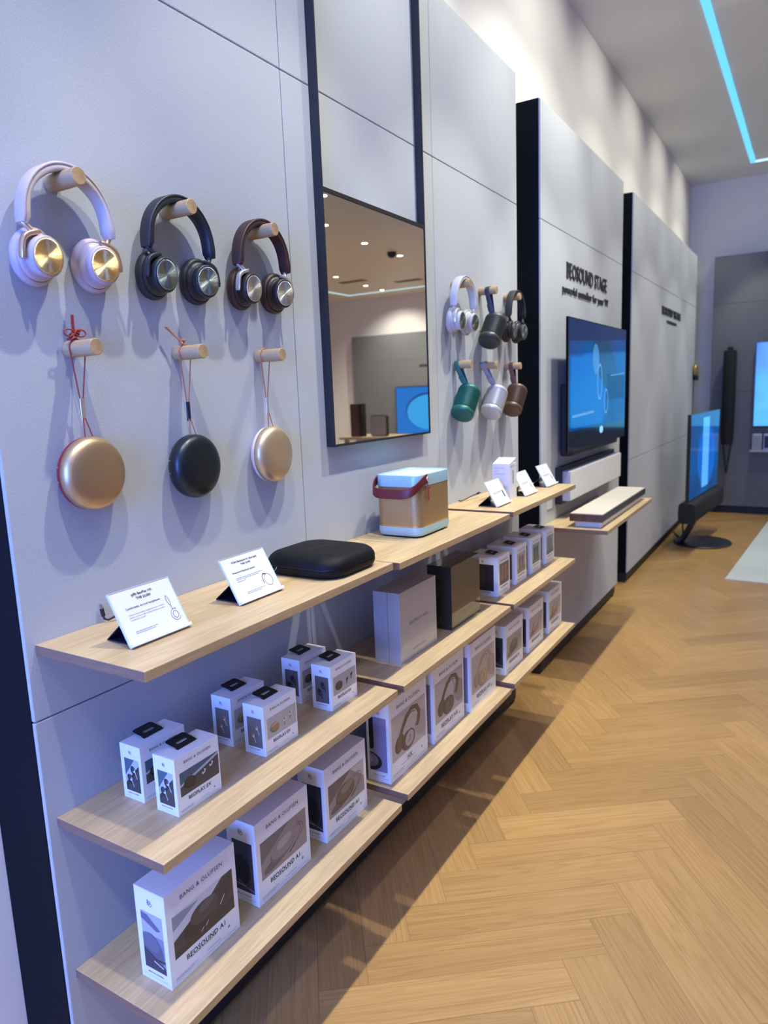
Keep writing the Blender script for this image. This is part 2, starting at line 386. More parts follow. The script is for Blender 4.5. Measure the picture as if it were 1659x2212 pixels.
# dark panel on the back wall
e = empty('display_partition', (1.6, 8.55, 0), 'dark grey fabric display panel across the back wall', 'wall panel')
g = G(); g.box((.14, 8.515, .085), (3.1, YB-.002, 3.0), NAVYB); g.build('backing_cabinet', e)
g = G()
for a, b in ((.14, 1.1), (1.1, 2.1), (2.1, 3.1)):
    for z0, z1 in ((.09, 1.45), (1.45, 2.46), (2.46, 3.0)): g.box((a+.0015, 8.505, z0+.0015), (b-.0015, 8.515, z1-.0015), FABRICD)
g.build('fabric_facing', e)
g = G(); g.box((.18, 8.53, 0), (3.06, YB-.02, .0845), BLACK); g.build('plinth', e)
# dark panel at the far end (seen in the mirror)
e = empty('display_partition', (5.8, YFAR-.1, 0), 'dark grey fabric panel on the far wall, seen in the mirror', 'wall panel')
g = G(); g.box((3.6, YFAR-.17, .085), (8.72, YFAR-.01, 2.98), NAVYB); g.build('backing_cabinet', e)
g = G()
for a, b in ((3.6, 5.05), (5.05, 6.5), (6.5, 7.6), (7.6, 8.72)):
    for z0, z1 in ((.09, 2.35), (2.35, 2.98)): g.box((a+.002, YFAR-.18, z0+.002), (b-.002, YFAR-.17, z1-.002), FABRICD)
g.build('fabric_facing', e)
g = G(); g.box((3.62, YFAR-.15, 0), (8.66, YFAR-.02, .0845), BLACK); g.build('plinth', e)

# ---------------------------------------------------------------- shelves
T = {1: 1.1492, 2: 1.1404, 3: 1.1414}; M = {1: .7963, 2: .7931, 3: .7902}; B = {1: .4595, 2: .4692, 3: .4749}
BAY = {1: (-.118, .6965), 2: (.731, 1.5345), 3: (1.5687, 2.365)}
row = {'top': T, 'middle': M, 'bottom': B}; bayn = {1: 'nearest bay', 2: 'second bay', 3: 'third bay'}
load = {('top', 1): 'under two price cards and the case', ('top', 2): 'holding the aqua and gold speaker', ('top', 3): 'under three price cards',
        ('middle', 1): 'holding six earbud boxes', ('middle', 2): 'under the gift boxes', ('middle', 3): 'holding four tall speaker boxes',
        ('bottom', 1): 'holding three square speaker boxes', ('bottom', 2): 'holding three headphone boxes', ('bottom', 3): 'holding three round speaker boxes'}
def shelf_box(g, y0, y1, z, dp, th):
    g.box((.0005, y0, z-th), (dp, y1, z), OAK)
    k = len(g.f)-6; a, b = g.m(OAKE), g.m(OAKN); g.mi[k+3] = a; g.mi[k+2] = b; g.mi[k+4] = b  # darker oak on front and end faces paints in their shade
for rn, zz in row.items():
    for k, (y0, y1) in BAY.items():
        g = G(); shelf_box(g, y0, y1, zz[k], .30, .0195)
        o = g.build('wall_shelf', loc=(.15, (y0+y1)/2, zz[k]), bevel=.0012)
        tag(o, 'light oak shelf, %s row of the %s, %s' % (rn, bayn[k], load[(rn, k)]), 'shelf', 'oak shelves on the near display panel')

# ---------------------------------------------------------------- pegs
PY = (.022, .292, .562); QY = (1.722, 1.985, 2.262); PEGR = .0155
def peg(y, z, L, label):
    g = G(); MT = Matrix.Translation((0, y, z))
    g.lathe([(PEGR, .0005), (PEGR, L-.0015)], PEGW, 48, MT, cap1=False); g.lathe([(PEGR, L-.0015), (PEGR-.0013, L)], PEGW, 48, MT, cap0=False)
    return tag(g.build('wall_peg', loc=(0, y, z)), label, 'wall peg', 'round oak pegs in the fabric panel')
pl = ['holding the pale pink headphones', 'holding the navy black headphones', 'holding the dark brown headphones']
ql = ['holding the gold and red round speaker by its knotted cord', 'holding the dark round speaker on a tan cord', 'holding the gold and cream round speaker']
rl = ['holding the white headphones', 'holding the dark olive cylinder speaker', 'holding the black headphones at the panel edge']
sl = ['holding the green cylinder speaker', 'holding the white cylinder speaker', 'holding the brown cylinder speaker']
for y, a, b in zip(PY, pl, ql): peg(y, 1.99, .082, 'round oak peg '+a); peg(y, 1.693, .082, 'round oak peg '+b)
for y, a, b in zip(QY, rl, sl): peg(y, 1.99, .077, 'round oak peg '+a); peg(y, 1.687, .077, 'round oak peg '+b)

# ---------------------------------------------------------------- headphones
def headphones(y, label, band_o, band_i, cup, cushion, yoke, disc, xo=0.0, drop=0.0):
    e = empty('headphones', (.03, y, 1.99), label, 'headphones', 'headphones hanging on the pegs')
    X0 = .036+xo; zt = 1.99+PEGR
    # headband outline (y,z) offsets
    pts = []; n = 36
    for i in range(n+1):
        a = PI*(1-i/n); yy = .082*math.cos(a); zz = .098*(abs(math.sin(a))**.88)
        pts.append((yy*(1+.07*(1-math.sin(a))), zz))
    zb = zt-.098+.006
    P = [(X0, y+a, zb+b-.0) for a, b in pts]
    P = [(X0, y-.0895, zb-.012)]+P+[(X0, y+.0895, zb-.012)]
    g = G(); N_ = len(P); wd = [.024]+[.030+.003*math.sin(PI*i/(N_-3)) for i in range(N_-2)]+[.024]
    # outer leather shell
    Q = [(X0, y+(p[1]-y)*1.035, zb+(p[2]-zb)*1.03+.001) for p in P]
    g.ribbon(Q, (1, 0, 0), wd, .006, band_o); g.build('headband', e)
    g = G(); Qi = [(X0, y+(p[1]-y)*.985, zb+(p[2]-zb)*.98-.001) for p in P]
    th = [.007]+[.0125+.0025*math.cos(6*PI*i/(N_-3)) for i in range(N_-2)]+[.007]
    g.ribbon(Qi, (1, 0, 0), [w_*.93 for w_ in wd], th, band_i); g.build('headband_cushion', e)
    for sgn in (-1, 1):
        cy = y+.061*sgn; cz = 1.850-drop
        rot = Matrix.Translation((.030+xo, cy, cz)) @ Matrix.Rotation(math.radians(-4*sgn), 4, 'Z') @ Matrix.Rotation(math.radians(5), 4, 'Y')
        g = G(); prof = [(.026, -.0275), (.038, -.027), (.0440, -.0225), (.0462, -.015), (.0455, -.0085), (.0430, -.0045), (.041, -.0035), (.0395, -.003)]
        g.lathe([(r, x) for r, x in prof], cushion, 56, rot, .97, 1.10, cap1=False); cu = g.build('ear_cushion', e)
        g = G()
        g.lathe([(.0405, -.0035), (.0400, -.0005), (.0375, .003), (.0330, .0052), (.0318, .0058), (.0320, .008), (.0333, .011), (.0340, .018), (.0336, .0235), (.0322, .0255), (.0298, .026)], cup, 56, rot, .98, 1.05); cupo = g.build('ear_cup', e)
        g = G(); Md = Matrix.Translation((0, 0, 0)); dp = [(.0297, .0), (.0295, .0012), (.026, .0009), (.015, .0003), (.0004, 0)]
        g.lathe(dp, disc, 72, None, 1, 1.02, cap0=False, cap1=False, smooth=True)
        o = g.build('spun_cap', cupo); o.matrix_basis = rot @ Matrix.Translation((.0262, 0, 0))
        # stem and yoke arm
        g = G(); top = Vector((X0, y+.0885*sgn, zb-.010)); mid = Vector((X0+.006, y+.0755*sgn, cz+.0395))
        g.tube([top+Vector((0, 0, .008)), top, top.lerp(mid, .5), mid], .0052, yoke, 14); stm = g.build('stem', e)
        g = G(); c = [(.062, .0415), (.070, .0385), (.078, .0365), (.086, .0335), (.0925, .029), (.0965, .023), (.099, .015), (.1005, .006), (.1015, -.002), (.1015, -.009)]
        g.ribbon([(X0+.007, y+a*sgn, cz+b) for a, b in c], (1, 0, 0), [.007]+[.0135]*8+[.010], [.006, .009]+[.0085]*3+[.006]*4+[.005], yoke); g.build('yoke_arm', stm)
    return e
pinkL = mat('pink_leather', (.52, .42, .47), .48, bump=.15, bscale=500); pinkF = mat('cream_knit', (.56, .50, .51), .85, bump=.3, bscale=900)
navyL = mat('navy_leather', (.014, .017, .026), .5, bump=.1); navyC = mat('navy_plastic', (.016, .018, .023), .42)
brL = mat('brown_leather', (.045, .018, .018), .48, bump=.15); brI = mat('brown_knit', (.05, .016, .012), .85, bump=.3, bscale=900)
headphones(PY[0], 'pale pink headphones with gold ear caps, nearest of the upper row', pinkL, pinkF, mat('pink_plastic', (.50, .42, .47), .38), pinkL, mat('gold_anodised', (.72, .52, .36), .3, .85), spun_mat('spun_gold', (1.0, .72, .36)))
headphones(PY[1], 'navy black headphones with grey green ear caps on the upper row', navyL, navyL, navyC, navyL, mat('dark_anodised', (.05, .055, .07), .35, .6), spun_mat('spun_graphite', (.30, .36, .36)))
headphones(PY[2], 'dark brown headphones with silver ear caps beside the mirror', brL, brI, mat('dark_brown_plastic', (.022, .014, .014), .4), brL, mat('silver_anodised', (.68, .66, .68), .3, .8), spun_mat('spun_silver', (.72, .70, .64)))
headphones(QY[0], 'white headphones with dark ear caps, on the far side of the mirror', mat('white_leather', (.50, .49, .51), .45), mat('white_knit', (.56, .56, .56), .8), mat('white_cup', (.52, .51, .53), .35), mat('grey_leather', (.46, .43, .46), .5), mat('light_silver', (.75, .75, .75), .25, .7), spun_mat('spun_olive', (.34, .36, .30)), .012)
headphones(QY[2], 'black headphones at the far edge of the panel behind the dark olive speaker', mat('black_knit', (.018, .018, .02), .7), mat('black_knit2', (.014, .014, .016), .85), navyC, navyL, BLACK, spun_mat('spun_grey', (.42, .42, .36)), .018, .010)

# ---------------------------------------------------------------- round speakers on cords
def rspeaker(y, zc, label, grille, ring, cord, clip, ptop, style):
    e = empty('round_speaker', (.02, y, zc), label, 'speaker', 'round speakers hanging on cords')
    R_ = .0715; o3 = Matrix.Translation((0, y+.004, zc)) @ Matrix.Rotation(math.radians(3), 4, 'Z')
    g = G(); g.lathe([(.050, .003), (.063, .005), (.0695, .0105), (.0715, .016), (.0716, .0205)], ring, 80, o3, cap1=True)
    for a in (165, 188):
        aa = math.radians(a); c = Vector((.0145, .0708*math.cos(aa), .0708*math.sin(aa)))
        g.lathe([(.0011, -.0009), (.0011, .0009)], mat('grey_dot', (.45, .45, .45), .4), 10, o3 @ Matrix.Translation(c))
    g.build('rubber_base', e)
    g = G(); g.lathe([(.0700, .0203), (.0716, .0212), (.0717, .0285), (.0708, .0335), (.0680, .0385), (.0635, .0428), (.057, .0462), (.048, .0486), (.036, .0500), (.02, .0507), (.0005, .0509)], grille, 96, None, cap0=False, cap1=False)
    o = g.build('grille', e); o.matrix_basis = Matrix.Translation(-Vector(e.location)) @ o3
    # cord: loops over the peg, passes a metal clip, ends in the speaker rim
    zp = 1.693; r = .0013; xc = .022; top = zc+R_; zk = top+.052
    g = G(); a0 = [(xc+.004, y+.014, top-.004), (xc+.003, y+.0035, top+.03), (xc, y+.0022, zk-.012)]; b0 = [(xc+.004, y-.004, top-.004), (xc+.003, y-.0028, top+.03), (xc, y-.0022, zk-.012)]
    arcL = [(xc+.004, y+(PEGR+.002)*math.cos(t), zp+(PEGR+.002)*math.sin(t)) for t in [math.radians(q) for q in range(-20, 201, 20)]]
    g.tube(a0+[(xc, y+.002, zk+.012)]+arcL+[(xc, y-.0022, zk+.012), (xc, y-.0022, zk-.012)]+list(reversed(b0))[1:], r, cord, 8); cdo = g.build('cord', e)
    g = G(); g.ribbon([(xc, y, zk-.021), (xc, y, zk+.021)], (0, 1, 0), .0095, .0045, clip); g.build('cord_clip', cdo)
    kn = (xc+.004, y-.004, zp+PEGR+.006)
    if style == 2:
        g = G(); K = Vector(kn)
        for t in range(3):
            pp = [K+Vector((.004*math.sin(3*a+t), (.009+.002*t)*math.cos(a), .004+(.006+.002*t)*math.sin(a+t))) for a in [2*PI*i/20 for i in range(20)]]
            g.tube(pp, .0017, cord, 7, closed=True)
        for sg in (-1, 1):
            pp = [K+Vector((.003, sg*(.012+.011*math.cos(a)), .007+.0065*math.sin(a))) for a in [2*PI*i/16 for i in range(16)]]
            g.tube(pp, .0015, cord, 7, closed=True)
        for dy in (-.0018, .0018): g.tube([K+Vector((0, dy, .006)), K+Vector((0, dy-.001, .022)), K+Vector((0, dy, .040))], .0016, cord, 7)
        g.build('knot', cdo)
    if style == 1:
        g = G(); K = Vector(kn)
        for t in range(3):
            pp = [K+Vector((.003*math.sin(2*a+t), (.0035+.001*t)*math.cos(a), .001+.0045*math.sin(a+t))) for a in [2*PI*i/14 for i in range(14)]]
            g.tube(pp, .0017, cord, 7, closed=True)
        for dy in (-.0015, .0017): g.tube([K+Vector((0, dy, 0)), K+Vector((-.006, dy-.017, .015)), K+Vector((-.010, dy*1.4-.036, .032))], .0014, cord, 7)
        g.build('knot', cdo)
    return e
goldG = perf_mat('gold_perforated', (.60, .42, .25), (.12, .075, .05), .0022, .8, .38, rlim=.062)
darkG = perf_mat('dark_perforated', (.035, .045, .055), (.004, .004, .006), .0021, .7, .35, rlim=.062)
paleG = perf_mat('pale_gold_perforated', (.66, .50, .32), (.36, .26, .17), .0017, .75, .38, rlim=.062)
redc = mat('red_cord', (.30, .035, .025), .6); tanc = mat('tan_cord', (.42, .15, .07), .6)
rspeaker(PY[0], 1.4555, 'gold round speaker with red rim, hung by a knotted red cord', goldG, mat('red_rubber', (.28, .012, .025), .5), redc, mat('champagne_clip', (.75, .60, .48), .3, .8), 0, 2)
rspeaker(PY[1], 1.441, 'dark navy round speaker hung by a tan cord with a dark clip', darkG, navyC, tanc, mat('navy_clip', (.03, .035, .06), .35, .5), 0, 1)
rspeaker(PY[2], 1.4435, 'pale gold round speaker with cream rim, hung below the silver-capped headphones', paleG, mat('cream_rubber', (.72, .62, .60), .5), tanc, mat('cream_clip', (.75, .66, .58), .35, .5), 0, 0)

# ---------------------------------------------------------------- ribbed cylinder speakers on straps
def cylspeaker(y, zp, label, body, dark, strapm, xs=.032, ends=None, capm=None, dx=.05, dy=-.045, dz=-.190):
    e = empty('cylinder_speaker', (.05, y, zp-.15), label, 'speaker', 'ribbed cylinder speakers hanging on straps')
    ends = ((dx, y+dy, zp+dz), (dx, y+dy+.078, zp+dz+.0885))
    b0, t0 = Vector(ends[0]), Vector(ends[1]); ax = (t0-b0).normalized(); SC_ = 1.13; b0 = b0+Vector((0, -.003, -.008)); L = .118*SC_; t0 = b0+ax*L
    R3 = X_.rotation_difference(ax).to_matrix().to_4x4(); Mx = Matrix.Translation(b0) @ R3 @ Matrix.Scale(SC_, 4)
    R_ = .0405
    g = G(); g.lathe([(.0005, .0005), (.030, .0008), (.0365, .002), (.0395, .006), (.0405, .011), (.0405, .019), (.039, .0205)], capm or body, 64, Mx, cap0=False); g.build('base_cap', e)
    g = G(); pr = [(.0362, .0205)]; n = 15; x0, x1 = .0215, .0975; st = (x1-x0)/n
    for i in range(n):
        x = x0+i*st; pr += [(.0350, x), (.0350, x+st*.42), (.0396, x+st*.48), (.0403, x+st*.58), (.0403, x+st*.84), (.0396, x+st*.94), (.0350, x+st)]
    pr += [(.037, .0985)]
    g.lathe(pr, body, 64, Mx, smooth=True); g.lathe([(.0364, .02), (.0364, .099)], dark, 64, Mx, cap0=False, cap1=False); g.build('ribbed_body', e)  # sleeve in a darker body tone paints shade into the grooves
    g = G(); g.lathe([(.039, .0985), (.0405, .0995), (.0405, .1085), (.0385, .1145), (.034, .1175), (.0005, .118)], body, 64, Mx, cap1=False); g.build('top_cap', e)
    # strap
    loc = t0+ax*(-.003)+Vector((-.004, -.0275, .0245)); g = G(); r = PEGR+.0015
    arc = [(xs, y+r*math.cos(a), zp+r*math.sin(a)) for a in [math.radians(q) for q in range(190, -11, -20)]]
    loc = loc+Vector((0, -.005, -.004)); p0, p1 = Vector(arc[0]), Vector(arc[-1]); q0 = loc+Vector((0, -.003, .002)); q1 = loc+Vector((0, .006, .005))
    A = [tuple(q0.lerp(p0, t_)) for t_ in (0, .3, .6, .85)]; Bp = [tuple(p1.lerp(q1, t_)) for t_ in (.15, .4, .7, 1)]
    g.ribbon(A+arc+Bp, (1, .15, .1), .0195, .0018, strapm); sto = g.build('strap', e)
    g = G(); g.ribbon([tuple(q0.lerp(p0, .42)+Vector((0, -.003, .0))), tuple(q0.lerp(p0, .10)+Vector((0, -.002, 0)))], (1, .15, .1), .023, .003, strapm); g.build('strap_keeper', sto)
    return e
def cyl_ends(x, y, zp): return ((x, y-.07, zp-.19), (x+.012, y+.004, zp-.092))
grn = mat('green_aluminium', (.018, .13, .10), .42, .35); ol = mat('olive_aluminium', (.055, .06, .05), .4, .4); wht = mat('white_aluminium', (.52, .52, .53), .38, .3); brn = mat('brown_aluminium', (.12, .07, .045), .42, .35)
cylspeaker(QY[0], 1.687, 'green ribbed cylinder speaker, below the white headphones', grn, mat('green_dark', (.006, .04, .03), .6), mat('green_strap', (.015, .12, .105), .5), .018)
cylspeaker(QY[1], 1.687, 'white ribbed cylinder speaker, between the green and the brown ones', wht, mat('white_dark', (.16, .16, .17), .6), mat('grey_strap', (.33, .33, .40), .5), .018, dy=-.018, dz=-.196)
cylspeaker(QY[2], 1.687, 'brown ribbed cylinder speaker at the far edge of the panel', brn, mat('brown_dark', (.04, .022, .014), .6), mat('brown_strap', (.075, .028, .022), .5), .034, dx=.06, dy=-.080, dz=-.193)
cylspeaker(QY[1], 1.99, 'dark olive ribbed cylinder speaker on the upper row, next to the black headphones', ol, mat('olive_dark', (.012, .013, .011), .6), mat('navy_strap', (.02, .024, .045), .5), .040, dx=.062, dy=-.058, dz=-.206)

# ---------------------------------------------------------------- mirror
e = empty('wall_mirror', (.015, 1.147, 1.44), 'tall black-framed mirror hung on long black rails in the middle of the panel', 'mirror')
for y in (.843, 1.447):
    g = G(); g.box((.001, y, 1.438), (.030, y+.004, 3.0), BLACK); g.build('side_rail', e)
g = G(); g.box((.001, .847, 2.146), (.0295, 1.447, 2.158), BLACK); g.box((.001, .847, 1.438), (.0295, 1.447, 1.444), BLACK)
g.box((.001, .847, 1.444), (.024, 1.447, 2.146), BLACK); g.build('frame', e)
g = G(); g.box((.0245, .849, 1.445), (.0275, 1.444, 2.145), GLASSM); g.build('mirror_glass', e)

# ---------------------------------------------------------------- 2D art for printed cartons
def clip(poly, w0, w1, h0, h1):
    def cut(P, ins, inter):
        out = []
        for i in range(len(P)):
            a, b = P[i-1], P[i]
            if ins(b):
                if not ins(a): out.append(inter(a, b))
                out.append(b)
            elif ins(a): out.append(inter(a, b))
        return out
    def ix(c): return lambda a, b: (c, a[1]+(b[1]-a[1])*(c-a[0])/(b[0]-a[0]))
    def iy(c): return lambda a, b: (a[0]+(b[0]-a[0])*(c-a[1])/(b[1]-a[1]), c)
    for ins, it in ((lambda p: p[0] >= w0, ix(w0)), (lambda p: p[0] <= w1, ix(w1)), (lambda p: p[1] >= h0, iy(h0)), (lambda p: p[1] <= h1, iy(h1))):
        if not poly: return []
        poly = cut(poly, ins, it)
    return poly
def ell(cx, cy, a, b, rot=0, n=36, t0=0, t1=360):
    c, s = math.cos(math.radians(rot)), math.sin(math.radians(rot)); out = []
    for i in range(n if t1-t0 >= 360 else n+1):
        t = math.radians(t0+(t1-t0)*i/n); x, y = a*math.cos(t), b*math.sin(t); out.append((cx+x*c-y*s, cy+x*s+y*c))
    return out
def stroke(pts, w, closed=False):
    """a line of even width as mitred, non-overlapping quads"""
    n = len(pts); L = []; R = []
    for i, p in enumerate(pts):
        a = pts[i-1] if (closed or i > 0) else p; b = pts[(i+1) % n] if (closed or i < n-1) else p
        d1 = (p[0]-a[0], p[1]-a[1]); d2 = (b[0]-p[0], b[1]-p[1]); l1 = math.hypot(*d1); l2 = math.hypot(*d2)
        if l1 < 1e-9: d1, l1 = d2, l2
        if l2 < 1e-9: d2, l2 = d1, l1
        n1 = (-d1[1]/l1, d1[0]/l1); n2 = (-d2[1]/l2, d2[0]/l2); m = (n1[0]+n2[0], n1[1]+n2[1]); q = m[0]*n1[0]+m[1]*n1[1]
        k = w/2/max(q, .5); L.append((p[0]+m[0]*k, p[1]+m[1]*k)); R.append((p[0]-m[0]*k, p[1]-m[1]*k))
    return [[L[i], R[i], R[(i+1) % n], L[(i+1) % n]] for i in range(n if closed else n-1)]
def ccw(P):
    A = sum(P[i-1][0]*P[i][1]-P[i][0]*P[i-1][1] for i in range(len(P))); return P if A > 0 else P[::-1]
def ink(c, r=.42): return mat('print_%d_%d_%d' % tuple(int(x*255) for x in c), c, r)
def picture(g, fr, rect, bg, shapes, off=.0002):
    """rect=(u0,v0,u1,v1) on the face; shapes in unit coords of the rect"""
    u0, v0, u1, v1 = rect; w_, h_ = u1-u0, v1-v0
    g.poly(fr, [(u0, v0), (u1, v0), (u1, v1), (u0, v1)], ink(bg), off); k = off
    for col, P in shapes:
        k += .00006
        lst = P if isinstance(P[0], list) else [P]
        for q in lst:
            q = clip(q, 0, 1, 0, 1)
            if len(q) > 2: g.poly(fr, ccw([(u0+a*w_, v0+b*h_) for a, b in q]), ink(col), k)
def dashes(g, fr, x, y, w_, h_, n=1, m=INKL, gap=2.2, off=.0003):
    rr = random.Random(int(w_*1e5)+n)
    for i in range(n):
        a = x
        while a < x+w_*(1 if i < n-1 else .8):
            b = min(a+w_*rr.uniform(.06, .16), x+w_); g.poly(fr, [(a, y-i*h_*gap), (b, y-i*h_*gap), (b, y-i*h_*gap+h_), (a, y-i*h_*gap+h_)], m, off); a = b+w_*.018
def logo(g, fr, x, y, s, m=INK):
    """the maker's small monogram: two linked loops with stems"""
    st = s*.085; L = []
    L += stroke([(x-.42*s, y-.25*s), (x-.42*s, y+.5*s)], st)
    L += stroke([(x-.42*s, y+.5*s)]+ell(x-.32*s, y+.33*s, .26*s, .17*s, 0, 12, 90, -90)+[(x-.42*s, y+.16*s)], st)
    L += stroke([(x-.42*s, y+.16*s), (x-.05*s, y-.10*s), (x-.12*s, y-.25*s), (x-.30*s, y-.27*s), (x-.42*s, y-.12*s)], st)
    L += stroke(ell(x+.18*s, y-.20*s, .25*s, .25*s, 0, 20), st, True)
    L += stroke([(x+.18*s, y+.05*s), (x+.18*s, y+.42*s), (x+.34*s, y+.30*s)], st)
    for q in L: g.poly(fr, ccw(q), m, .0004)
NAME = 'BANG & OLUFSEN'
def carton(g, D, W_, H_, m=WHITE):
    """box with its front face at x=0 looking +x, near side at y=0"""
    g.box((-D, 0, 0), (0, W_, H_), m)
    front = (Vector((0, 0, 0)), Y_, Z_); side = (Vector((-D, 0, 0)), X_, Z_); return front, side
def hang_tab(parent, D, W_, H_):
    g = G(); n = 6
    def rr(w_, h_, r, cx, cy):
        P = []
        for (sx, sy, a0) in ((1, 1, 0), (-1, 1, 90), (-1, -1, 180), (1, -1, 270)):
            for i in range(n+1):
                a = math.radians(a0+90*i/n); P.append((cx+sx*(w_/2-r)+r*math.cos(a), cy+sy*(h_/2-r)+r*math.sin(a)))
        return P
    cx, cy = -.044 if D < .1 else -.052, W_*.50
    # flat black hanger with a slot, lifted a little on its front edge
    O = rr(.040, .050, .007, 0, 0); I = rr(.0085, .027, .004, .002, 0)
    tilt = Matrix.Translation((cx, cy, H_+.0012)) @ Matrix.Rotation(math.radians(8), 4, 'Y')
    nn = len(O); vs = []; fs = []
    for z in (0, .0011): vs += [(a, b, z+.003) for a, b in O]+[(a, b, z+.003) for a, b in I]
    for i in range(nn):
        j = (i+1) % nn
        fs += [(2*nn+i, 2*nn+j, 3*nn+j, 3*nn+i), (i, nn+i, nn+j, j), (i, j, 2*nn+j, 2*nn+i), (nn+j, nn+i, 3*nn+i, 3*nn+j)]
    g.add(vs, fs, BLACKT, M=tilt)
    g.box((cx+.012, cy-.0248, H_), (cx+.0195, cy+.0248, H_+.0016), BLACKT)
    o = g.build('hang_tab'); o.parent = parent; return o
BLACKT = mat('black_card', (.008, .008, .010), .6)
def std_front(g, fr, W_, H_, name, pic, bg, shapes, title=INK, ts=.074, ns=.085, nb=.022, sub=True):
    s = W_*ts
    wd = font_mesh(NAME, .0, 1.12)[2]; s = W_*.60/wd
    g.text(fr, NAME, W_/2, H_*.855, s, title, space=1.12)
    picture(g, fr, (W_*pic[0], H_*pic[1], W_*pic[2], H_*pic[3]), bg, shapes)
    if name:
        wd = font_mesh(name, nb, 1.1)[2]; s = min(W_*.085, W_*.56/wd)
        g.text(fr, name, W_/2, H_*(pic[1]-.045)-s*.75, s, INK, bold=nb, space=1.1)
    if sub:
        dashes(g, fr, W_*.27, H_*(pic[1]-.115), W_*.46, H_*.009, 1)
        dashes(g, fr, W_*.06, H_*.075, W_*.30, H_*.007, 2); dashes(g, fr, W_*.50, H_*.075, W_*.22, H_*.007, 1)
        g.poly(fr, [(W_*.06, H_*.04), (W_*.94, H_*.04), (W_*.94, H_*.0425), (W_*.06, H_*.0425)], INKL, .0003)
        for q in stroke(ell(W_*.83, H_*.125, W_*.012, W_*.012, 0, 8), W_*.008, True): g.poly(fr, ccw(q), INK, .0003)
def std_side(g, fr, D, H_, pic, bg, shapes, small=True):
    logo(g, fr, D*.5, H_*.865, min(D*.17, H_*.065))
    picture(g, fr, (D*pic[0], H_*pic[1], D*pic[2], H_*pic[3]), bg, shapes)
    if small:
        wd = font_mesh(NAME, .01, 1.1)[2]; g.text(fr, NAME, D/2, H_*(pic[1]-.055), D*.5/wd, INK, bold=.01, space=1.1)
        g.poly(fr, [(D*.1, H_*.05), (D*.9, H_*.05), (D*.9, H_*.053), (D*.1, H_*.053)], INKL, .0003)

def earbud_art(c):
    case, dk, lt, bg2 = c
    front = []
    if bg2: front += [(bg2[0], [(0, .45), (1, .98), (1, 1), (0, 1)]), (bg2[1], [(0, .40), (1, .86), (1, .98), (0, .50)]), (bg2[2], [(0, 0), (1, 0), (1, .88), (0, .36)])]
    front += [(tuple(x*.55 for x in case), ell(.24, .40, .15, .22, 14)), (case, ell(.25, .46, .145, .21, 14)), (tuple(min(1, x*1.35) for x in case), ell(.26, .54, .11, .09, 20)), (tuple(x*.5 for x in case), stroke([(.12, .42), (.38, .52)], .02))]
    for cx, cy in ((.60, .50), (.80, .64)):
        front += [(dk, stroke([(cx+.01, cy), (cx-.03, cy-.24)], .035)), (lt, ell(cx, cy, .045, .10, -15)), (dk, ell(cx-.01, cy+.03, .025, .05))]
    side = []
    if bg2: side += [(bg2[0], [(0, .5), (1, .9), (1, 1), (0, 1)]), (bg2[1], [(0, .22), (1, .85), (1, 1), (.7, 1), (0, .45)]), (bg2[2], [(0, 0), (1, 0), (1, .78), (.1, .12)])]
    for cx, cy in ((.62, .68), (.36, .40)):
        side += [(tuple(x*.6 for x in case), ell(cx-.03, cy-.02, .20, .13, -20)), (dk, stroke([(cx+.03, cy), (cx+.16, cy-.24)], .07)), (lt, stroke([(cx+.05, cy), (cx+.20, cy-.25)], .035)), (lt, ell(cx+.01, cy, .11, .075, -20)), (dk, ell(cx-.03, cy+.03, .09, .065))]
    return front, side
def earbud_box(name, art, bgf, bgs, label, loc):
    D, W_, H_ = .060, .117, .118
    e = empty('earbud_box', (0, 0, 0), label, 'product box', 'white earbud boxes on the middle shelf')
    g = G(); f, s = carton(g, D, W_, H_); a, b = earbud_art(art)
    std_front(g, f, W_, H_, 'BEOPLAY EX', (.085, .31, .965, .725), bgf, a)
    std_side(g, s, D, H_, (.18, .16, .88, .75), bgs, b)
    o = g.build('carton', bevel=.0006, seg=1); o.parent = e; hang_tab(e, D, W_, H_)
    e.location = loc; return e
blueart = ((.045, .032, .028), (.06, .06, .07), (.62, .72, .75), ((.075, .13, .17), (.48, .53, .58), (.075, .065, .062)))
goldart = ((.42, .26, .14), (.30, .20, .13), (.74, .68, .54), None)
greyart = ((.07, .06, .05), (.02, .018, .022), (.10, .09, .10), None)
zm = M[1]
eb = []
for art, bf, bs, y, nm in ((blueart, (.075, .065, .062), (.03, .033, .045), -.005, 'blue and dark brown picture'), (goldart, (.52, .48, .43), (.20, .17, .15), .251, 'gold earbud case picture'), (greyart, (.44, .40, .41), (.15, .13, .14), .507, 'dark earbud case picture')):
    fr_ = earbud_box('', art, bf, bs, 'white earbud box with %s, standing in front of its twin' % nm, (.217, y, zm))
    bk = copy_tree(fr_); place(bk, (.118, y+.002, zm), 'white earbud box with %s, half hidden behind its twin' % nm)

